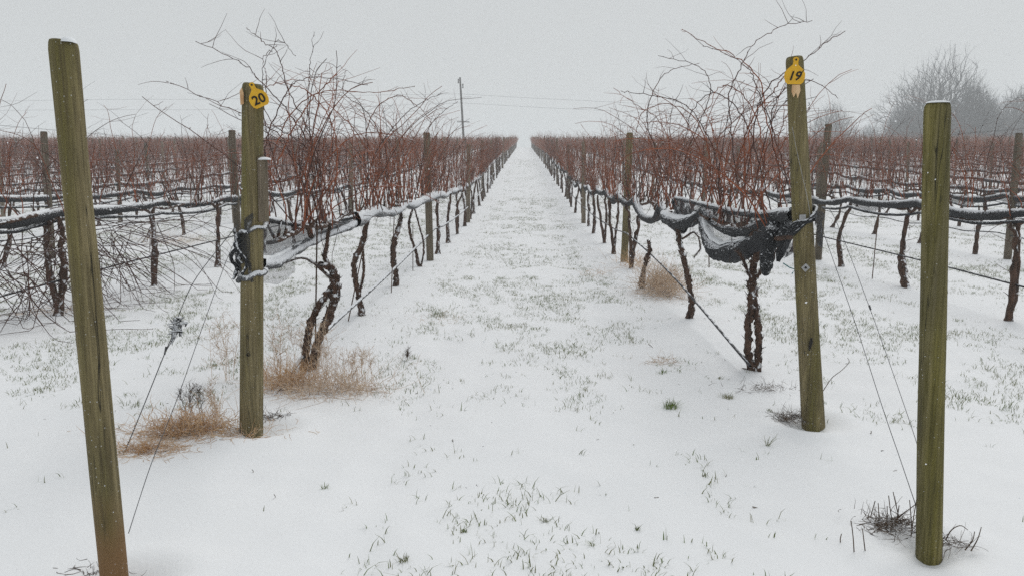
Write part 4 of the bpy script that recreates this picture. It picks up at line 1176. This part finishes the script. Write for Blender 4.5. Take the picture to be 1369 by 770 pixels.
# green tufts
def tuft_mb(c, n, r, h, w=.0028):
    m = MB()
    for _ in range(n):
        a_ = rng.uniform(0, 6.28); q = np.array(c) + np.array([math.cos(a_), math.sin(a_), 0]) * r * math.sqrt(rng.random()); q[2] = Gf(q[0], q[1]) - .004
        d = np.array([rng.normal(0, .5), rng.normal(0, .5), 1]); hh = h * rng.uniform(.4, 1.1)
        p1 = q + d * hh * .6; p2 = p1 + (d + [rng.normal(0, .5), rng.normal(0, .5), -.5]) * hh * .4
        s_ = np.array([math.cos(a_ + 1.5), math.sin(a_ + 1.5), 0]) * w / 2
        m.grid([[q - s_, q + s_], [p1 - s_ * .8, p1 + s_ * .8], [p2 - s_ * .1, p2 + s_ * .1]])
    return m
for (px, py, n, r, h, mt, lab) in [(897, 543, 120, .05, .06, 'grass_green', 'brightest green grass tuft in the snow near post 19'), (885, 500, 36, .035, .04, 'grass_green', 'small green tuft under the tan wisp'),
                                (972, 528, 90, .05, .035, 'grass_olive', 'dark weed rosette before the split vine trunk'), (963, 505, 24, .018, .035, 'grass_olive', 'tiny tuft above the dark rosette'),
                                (1029, 553, 26, .02, .02, 'grass_olive', 'low leafy scrap beside the litter of post 19'), (1025, 597, 16, .012, .07, 'grass_olive', 'upright grass spike before post 19'),
                                (539, 753, 40, .02, .035, 'grass_olive', 'brown centred tuft low in the alley'), (621, 713, 34, .014, .02, 'grass_green', 'small dense green tuft in the alley front'),
                                (434, 652, 22, .014, .03, 'grass_green', 'green sprig alone on smooth snow'), (730, 700, 20, .012, .03, 'grass_olive', 'sprig in the middle of the front snow'),
                                (588, 423, 60, .09, .06, 'grass_olive', 'olive tuft where the alley meets post 20\'s row'), (555, 478, 14, .02, .05, 'grass_green', 'green sprig on the alley edge'),
                                (792, 727, 14, .01, .035, 'grass_green', 'thin green sprig before the camera'), (852, 705, 14, .01, .035, 'grass_olive', 'thin dark sprig in front of post 19'),
                                (940, 633, 10, .01, .015, 'grass_olive', 'flat brown scrap on snow before post 19')]:
    c = gpt(px, py); place('grass_tuft', tuft_mb(c, n, r, h), M[mt], lab, 'grass tuft', c)

# grass blades showing through thin snow: nobody could count them
def blades(n, y0, y1, wmul=1.0, dens=1.0, seed=0, hmul=1.0):
    y = np.sqrt(rng.uniform(y0 ** 2, y1 ** 2, n)); x = rng.uniform(-.70, .68, n) * y
    u = (x - .05) / ROW_GAP; fr = np.abs(u - np.round(u))
    alley = 1 - smooth(.24, .44, fr)
    patch = vnoise(x * 2.6, y * 1.6, 50 + seed) * .6 + vnoise(x * 7, y * 5, 51 + seed) * .5
    near_gap = 1 - .93 * np.exp(-((y - 4.35) / .55) ** 2) * (x > -1.2) * (x < 1.2)
    left_gap = np.where((x < -.75) & (y < 4.5), .03, 1.0)
    rt = np.where((x > .9) & (y < 4.2), .12, 1.0)
    pr = dens * np.clip(alley * 1.05 + .03, 0, 1) * smooth(.42, .75, patch) * near_gap * left_gap * rt
    pr = pr * (1 - .45 * np.exp(-((np.abs(x - .05) - .62) / .16) ** 2))
    keep = rng.random(n) < pr; x, y = x[keep], y[keep]; n = len(x)
    k = 1 + rng.integers(0, 3, n)                      # small families of blades
    x = np.repeat(x, k) + rng.normal(0, .012, k.sum()); y = np.repeat(y, k) + rng.normal(0, .012, k.sum()); n = len(x)
    z = G(x, y) - .003
    h = rng.uniform(.010, .042, n) * hmul * (1 + (rng.random(n) < .08) * .6); a_ = rng.uniform(0, 6.28, n); w = rng.uniform(.0010, .0026, n) * wmul
    lx, ly = rng.normal(0, .45, n) * h, rng.normal(0, .45, n) * h
    b = np.stack([x, y, z], -1); s_ = np.stack([np.cos(a_) * w, np.sin(a_) * w, 0 * w], -1)
    t1 = b + np.stack([lx * .5, ly * .5, h * .6], -1); t2 = b + np.stack([lx * 1.4, ly * 1.4, h], -1)
    V = np.stack([b - s_, b + s_, t1 + s_ * .8, t1 - s_ * .8, t2 + s_ * .15, t2 - s_ * .15], 1).reshape(-1, 3)
    i = np.arange(n)[:, None] * 6
    F = np.concatenate([i + [[0, 1, 2, 3]], i + [[3, 2, 4, 5]]])
    return V, F
mb = MB()
for args in [(9000, 2.3, 4.6, 1.0, .55, 0, .9), (90000, 4.4, 12, .85, .9, 1, .85), (190000, 12, 30, 1.2, .95, 2, .9), (150000, 30, 75, 2.0, .95, 3, 1.0)]:
    V, F = blades(*args); h = len(F) // 2; n = len(V) // 6
    sel = (np.arange(n) % 3 == 0); sel = np.concatenate([sel, sel])
    base = mb.n
    mb.add(V, F[~sel], 1); mb.f[-1] = F[~sel] + base
    mb.f.append(F[sel] + base); mb.m.append(np.full(sel.sum(), 0))
tag(mb.build('grass', [M['grass_green'], M['grass_olive']]), 'scattered grass blades poking through thin alley snow', 'grass', kind='stuff')

# small dark scraps: leaf bits and twig ends lying on the snow
m = MB()
for _ in range(260):
    y_ = rng.uniform(3.2, 14); x_ = rng.uniform(-.68, .66) * y_; z_ = Gf(x_, y_) + .001
    p = wander((x_, y_, z_), (rng.normal(0, 1), rng.normal(0, 1), .12), rng.uniform(.006, .028), 3, .6); p[:, 2] = np.maximum(p[:, 2], z_ - .001)
    m.tube(p, rng.uniform(.0008, .0022), 4)
tag(m.build('snow_litter', M['weed_dark']), 'tiny dark scraps and twig ends strewn on the snow', 'litter', kind='stuff')

# ------------------------------------------------------------------ utility pole and power lines
pb = at(621, 232, 125.0); pt = at(615, 104, 125.0); gz = float(G0(125.0)); pb = np.array([pb[0], 125.0, gz - .2])
pole = MB(); pole.tube(spline([pb, (pb + pt) / 2, pt], 12), np.linspace(.19, .13, 12), 12); po = pole.build('utility_pole', M['pole'], loc=pb)
tag(po, 'lone slim utility pole rising above the vines left of the alley', 'pole')
c = at(619.5, 163.5, 125.0); m = MB(); m.box(c, (1.9, .12, .12)); m.build('crossarm', M['pole'], po)
for dx, py in ((-3.2, 109), (2.8, 115.5)):
    c = at(616 + dx, py, 124.8); m = MB(); m.tube([c + [0, 0, .35], c + [0, 0, .3], c, c - [0, 0, .3], c - [0, 0, .35]], [.02, .12, .07, .12, .02], 8); m.build('insulator', M['pole'], po)
for pts, lab in [([(-260, 155), (20, 148), (330, 147), (480, 143), (616, 138)], 'lower power line running from the frame side to the pole'),
                 ([(-260, 142), (100, 134), (300, 133), (480, 128), (616, 126)], 'upper power line running from the frame side to the pole'),
                 ([(616, 138), (700, 143), (820, 149), (1000, 157), (1500, 170)], 'lower power line from the pole across the alley'),
                 ([(616, 126), (700, 131), (820, 137), (1000, 146), (1500, 158)], 'upper power line from the pole across the alley')]:
    m = MB(); m.tube(spline([at(a_, b_, 125.0) for a_, b_ in pts], 40), .014, 4)
    tag(m.build('power_line', M['wire'], loc=at(*pts[0], 125.0)), lab, 'cable', 'power lines on the utility pole')

# ------------------------------------------------------------------ trees
def tree(loc, H, W, label, seed, levels=5, droop=0.0, trunk_h=.12, r_base=.35, nmain=7, twig=.032):
    global rng
    keep = rng; rng = np.random.default_rng(seed)
    root = empty('bare_tree', loc, label, 'tree', 'bare trees at the field edge')
    t = MB(); cr = MB(); loc = np.array(loc, float)
    top = np.array([0, 0, H * trunk_h])
    t.tube([(0, 0, -.5), (0, 0, H * trunk_h * .5), top], [r_base * 1.25, r_base, r_base * .9], 10, rough=.1)
    # limbs grow towards points spread through a domed crown, each from the nearest fitting limb
    N_ = 900 * levels
    nodes = [top * f for f in (.5, .75, 1.0)]; par = [-1, 0, 1]
    u = rng.normal(0, 1, (N_, 3)); u[:, 2] = np.abs(u[:, 2]) * 1.0 + rng.uniform(-.25, .1, N_); u /= np.linalg.norm(u, axis=1, keepdims=True)
    rad_ = rng.random(N_) ** .42
    lob = 1 + .22 * (vnoise(np.arctan2(u[:, 1], u[:, 0]) * 2.2 + 9, u[:, 2] * 3.5, seed) - .5) * 2
    T = u * (rad_ * lob)[:, None] * np.array([W / 2, W / 2, H * (1 - trunk_h)]) + top
    T = T[np.argsort(np.linalg.norm((T - top) / [W, W, H], axis=1))]
    NP = np.zeros((N_ * 3 + 3, 3)); NP[:3] = nodes; cnt = 3
    for q in T:
        dv = q - NP[:cnt]; dist = np.linalg.norm(dv, axis=1)
        out = np.linalg.norm(NP[:cnt] - top, axis=1)
        rad_dir = (NP[:cnt] - top * .6); rad_dir /= (np.linalg.norm(rad_dir, axis=1, keepdims=True) + 1e-9)
        cosang = (dv * rad_dir).sum(1) / (dist + 1e-9)
        cost = dist * (1 + 2.2 * (1 - cosang)) + 100 * (dist < .05)
        j = int(np.argmin(cost)); a0 = NP[j]; prev = j
        if par[j] >= 0:
            td = a0 - NP[par[j]]; td = td / (np.linalg.norm(td) + 1e-9)
        else: td = np.array([0, 0, 1.])
        D = dist[j]
        for f in (.34, .67, 1.0):
            pt_ = a0 + (q - a0) * f + td * D * .10 * math.sin(f * math.pi) + rng.normal(0, min(D, 2) * .02, 3)
            NP[cnt] = pt_; par.append(prev); prev = cnt; cnt += 1
    wgt = np.ones(cnt)
    for i in range(cnt - 1, 2, -1): wgt[par[i]] += wgt[i]
    rr_ = np.clip(twig * .55 * wgt ** .42, twig * .55, r_base * .7)
    for i in range(3, cnt):
        if wgt[i] < 25 and i % 2:
            dd_ = NP[i] - NP[par[i]]; dd_ = dd_ / (np.linalg.norm(dd_) + 1e-9) + rng.normal(0, .35, 3); dd_[2] += .15
            cr.tube([NP[i], NP[i] + dd_ * .5 * rng.uniform(.7, 1.4), NP[i] + dd_ * rng.uniform(.8, 1.7)], [twig * .5, twig * .45, twig * .35], 3)
        (t if wgt[i] > 60 else cr).tube([NP[par[i]], NP[i]], [min(rr_[par[i]], rr_[i] * 1.4), rr_[i]], 6 if wgt[i] > 60 else 3)
    mesh_obj('trunk', t.mesh('trunk', M['tree']), root); mesh_obj('crown', cr.mesh('crown', M['tree']), root)
    rng = keep
    return root
def tree_at(px, Y, H, W, label, seed, **kw):
    x = (px - 700) / F_PX * Y
    return tree((x, Y, float(G0(Y)) - .3), H, W, label, seed, **kw)
tree_at(1238, 165, 17.6, 22, 'largest bare tree with a broad domed crown behind the mossy post', 101, nmain=12, levels=5)
tree_at(1290, 160, 11.5, 11, 'darker rounded bare tree overlapping the big domed one', 102, nmain=10)
tree_at(1343, 175, 12.5, 8, 'smaller bare tree at the far edge past the big one', 103, nmain=7, levels=4)
tree_at(1102, 215, 14, 13, 'faint hazy bare tree just past post 19', 104, nmain=8, levels=4)
tree_at(1150, 225, 9, 10, 'palest low tree between the hazy one and the domed one', 105, nmain=8, levels=4)
tree_at(1200, 178, 9.5, 9, 'low bare tree on the near flank of the domed one', 106, nmain=8, levels=4)

# ------------------------------------------------------------------ falling snow and haze
n = 5200
y = 1.0 + 17 * rng.random(n) ** .8; x = rng.uniform(-.72, .7, n) * y; z = CAM_H + rng.uniform(-.42, .38, n) * y
ok = z > G(x, y) + .03; x, y, z = x[ok], y[ok], z[ok]; n = len(x)
a_ = np.arange(5) * 2 * math.pi / 5
c0 = np.stack([x, y, z], -1)
s = rng.uniform(.0010, .0026, n) * (1 + (rng.random(n) < .06) * .9)
V = []
ring = np.stack([np.cos(a_), np.sin(a_), 0 * a_], -1)[None] * rng.uniform(.5, 1.2, (n, 5, 1))
Q = rng.normal(0, 1, (n, 3, 3)); Q = np.linalg.qr(Q)[0]
pts = np.concatenate([ring, np.tile([[[0, 0, .7]], ], (n, 1, 1)), np.tile([[[0, 0, -.7]]], (n, 1, 1))], 1)
pts = np.einsum('nij,nkj->nki', Q, pts) * s[:, None, None] + c0[:, None]
i = np.arange(n)[:, None] * 7
F = np.concatenate([np.concatenate([i + [[j, (j + 1) % 5, 5, 5]] for j in range(5)]), np.concatenate([i + [[(j + 1) % 5, j, 6, 6]] for j in range(5)])])
me = bpy.data.meshes.new('falling_snow')
me.from_pydata(pts.reshape(-1, 3).tolist(), [], [f[:3] for f in F.tolist()]); me.materials.append(M['flake'])
o = mesh_obj('falling_snow', me); tag(o, 'snowflakes drifting down in front of the posts and vines', 'snowflakes', kind='stuff')

mh = bpy.data.materials.new('haze'); mh.use_nodes = True
N, L = mh.node_tree.nodes, mh.node_tree.links
N.remove(N['Principled BSDF'])
pv = N.new('ShaderNodeVolumePrincipled'); pv.inputs['Density'].default_value = .0024; pv.inputs['Color'].default_value = (.93, .955, .965, 1)
L.new(pv.outputs[0], N['Material Output'].inputs['Volume'])
zmin = min(float(G(np.array([0.]), np.array([660.]))[0]), -60) - 1
allz = []
m = MB(); lo = np.array([-760., -120., -72.]); hi = np.array([760., 720., 34.])
m.box((lo + hi) / 2, hi - lo)
tag(m.build('haze', mh, smooth_=False), 'pale snowy haze filling the air', 'haze', kind='stuff')
print('ground z range', float(G0(650.0)), 'vines', nv, 'far', len(far_list), 'posts', len(slots))
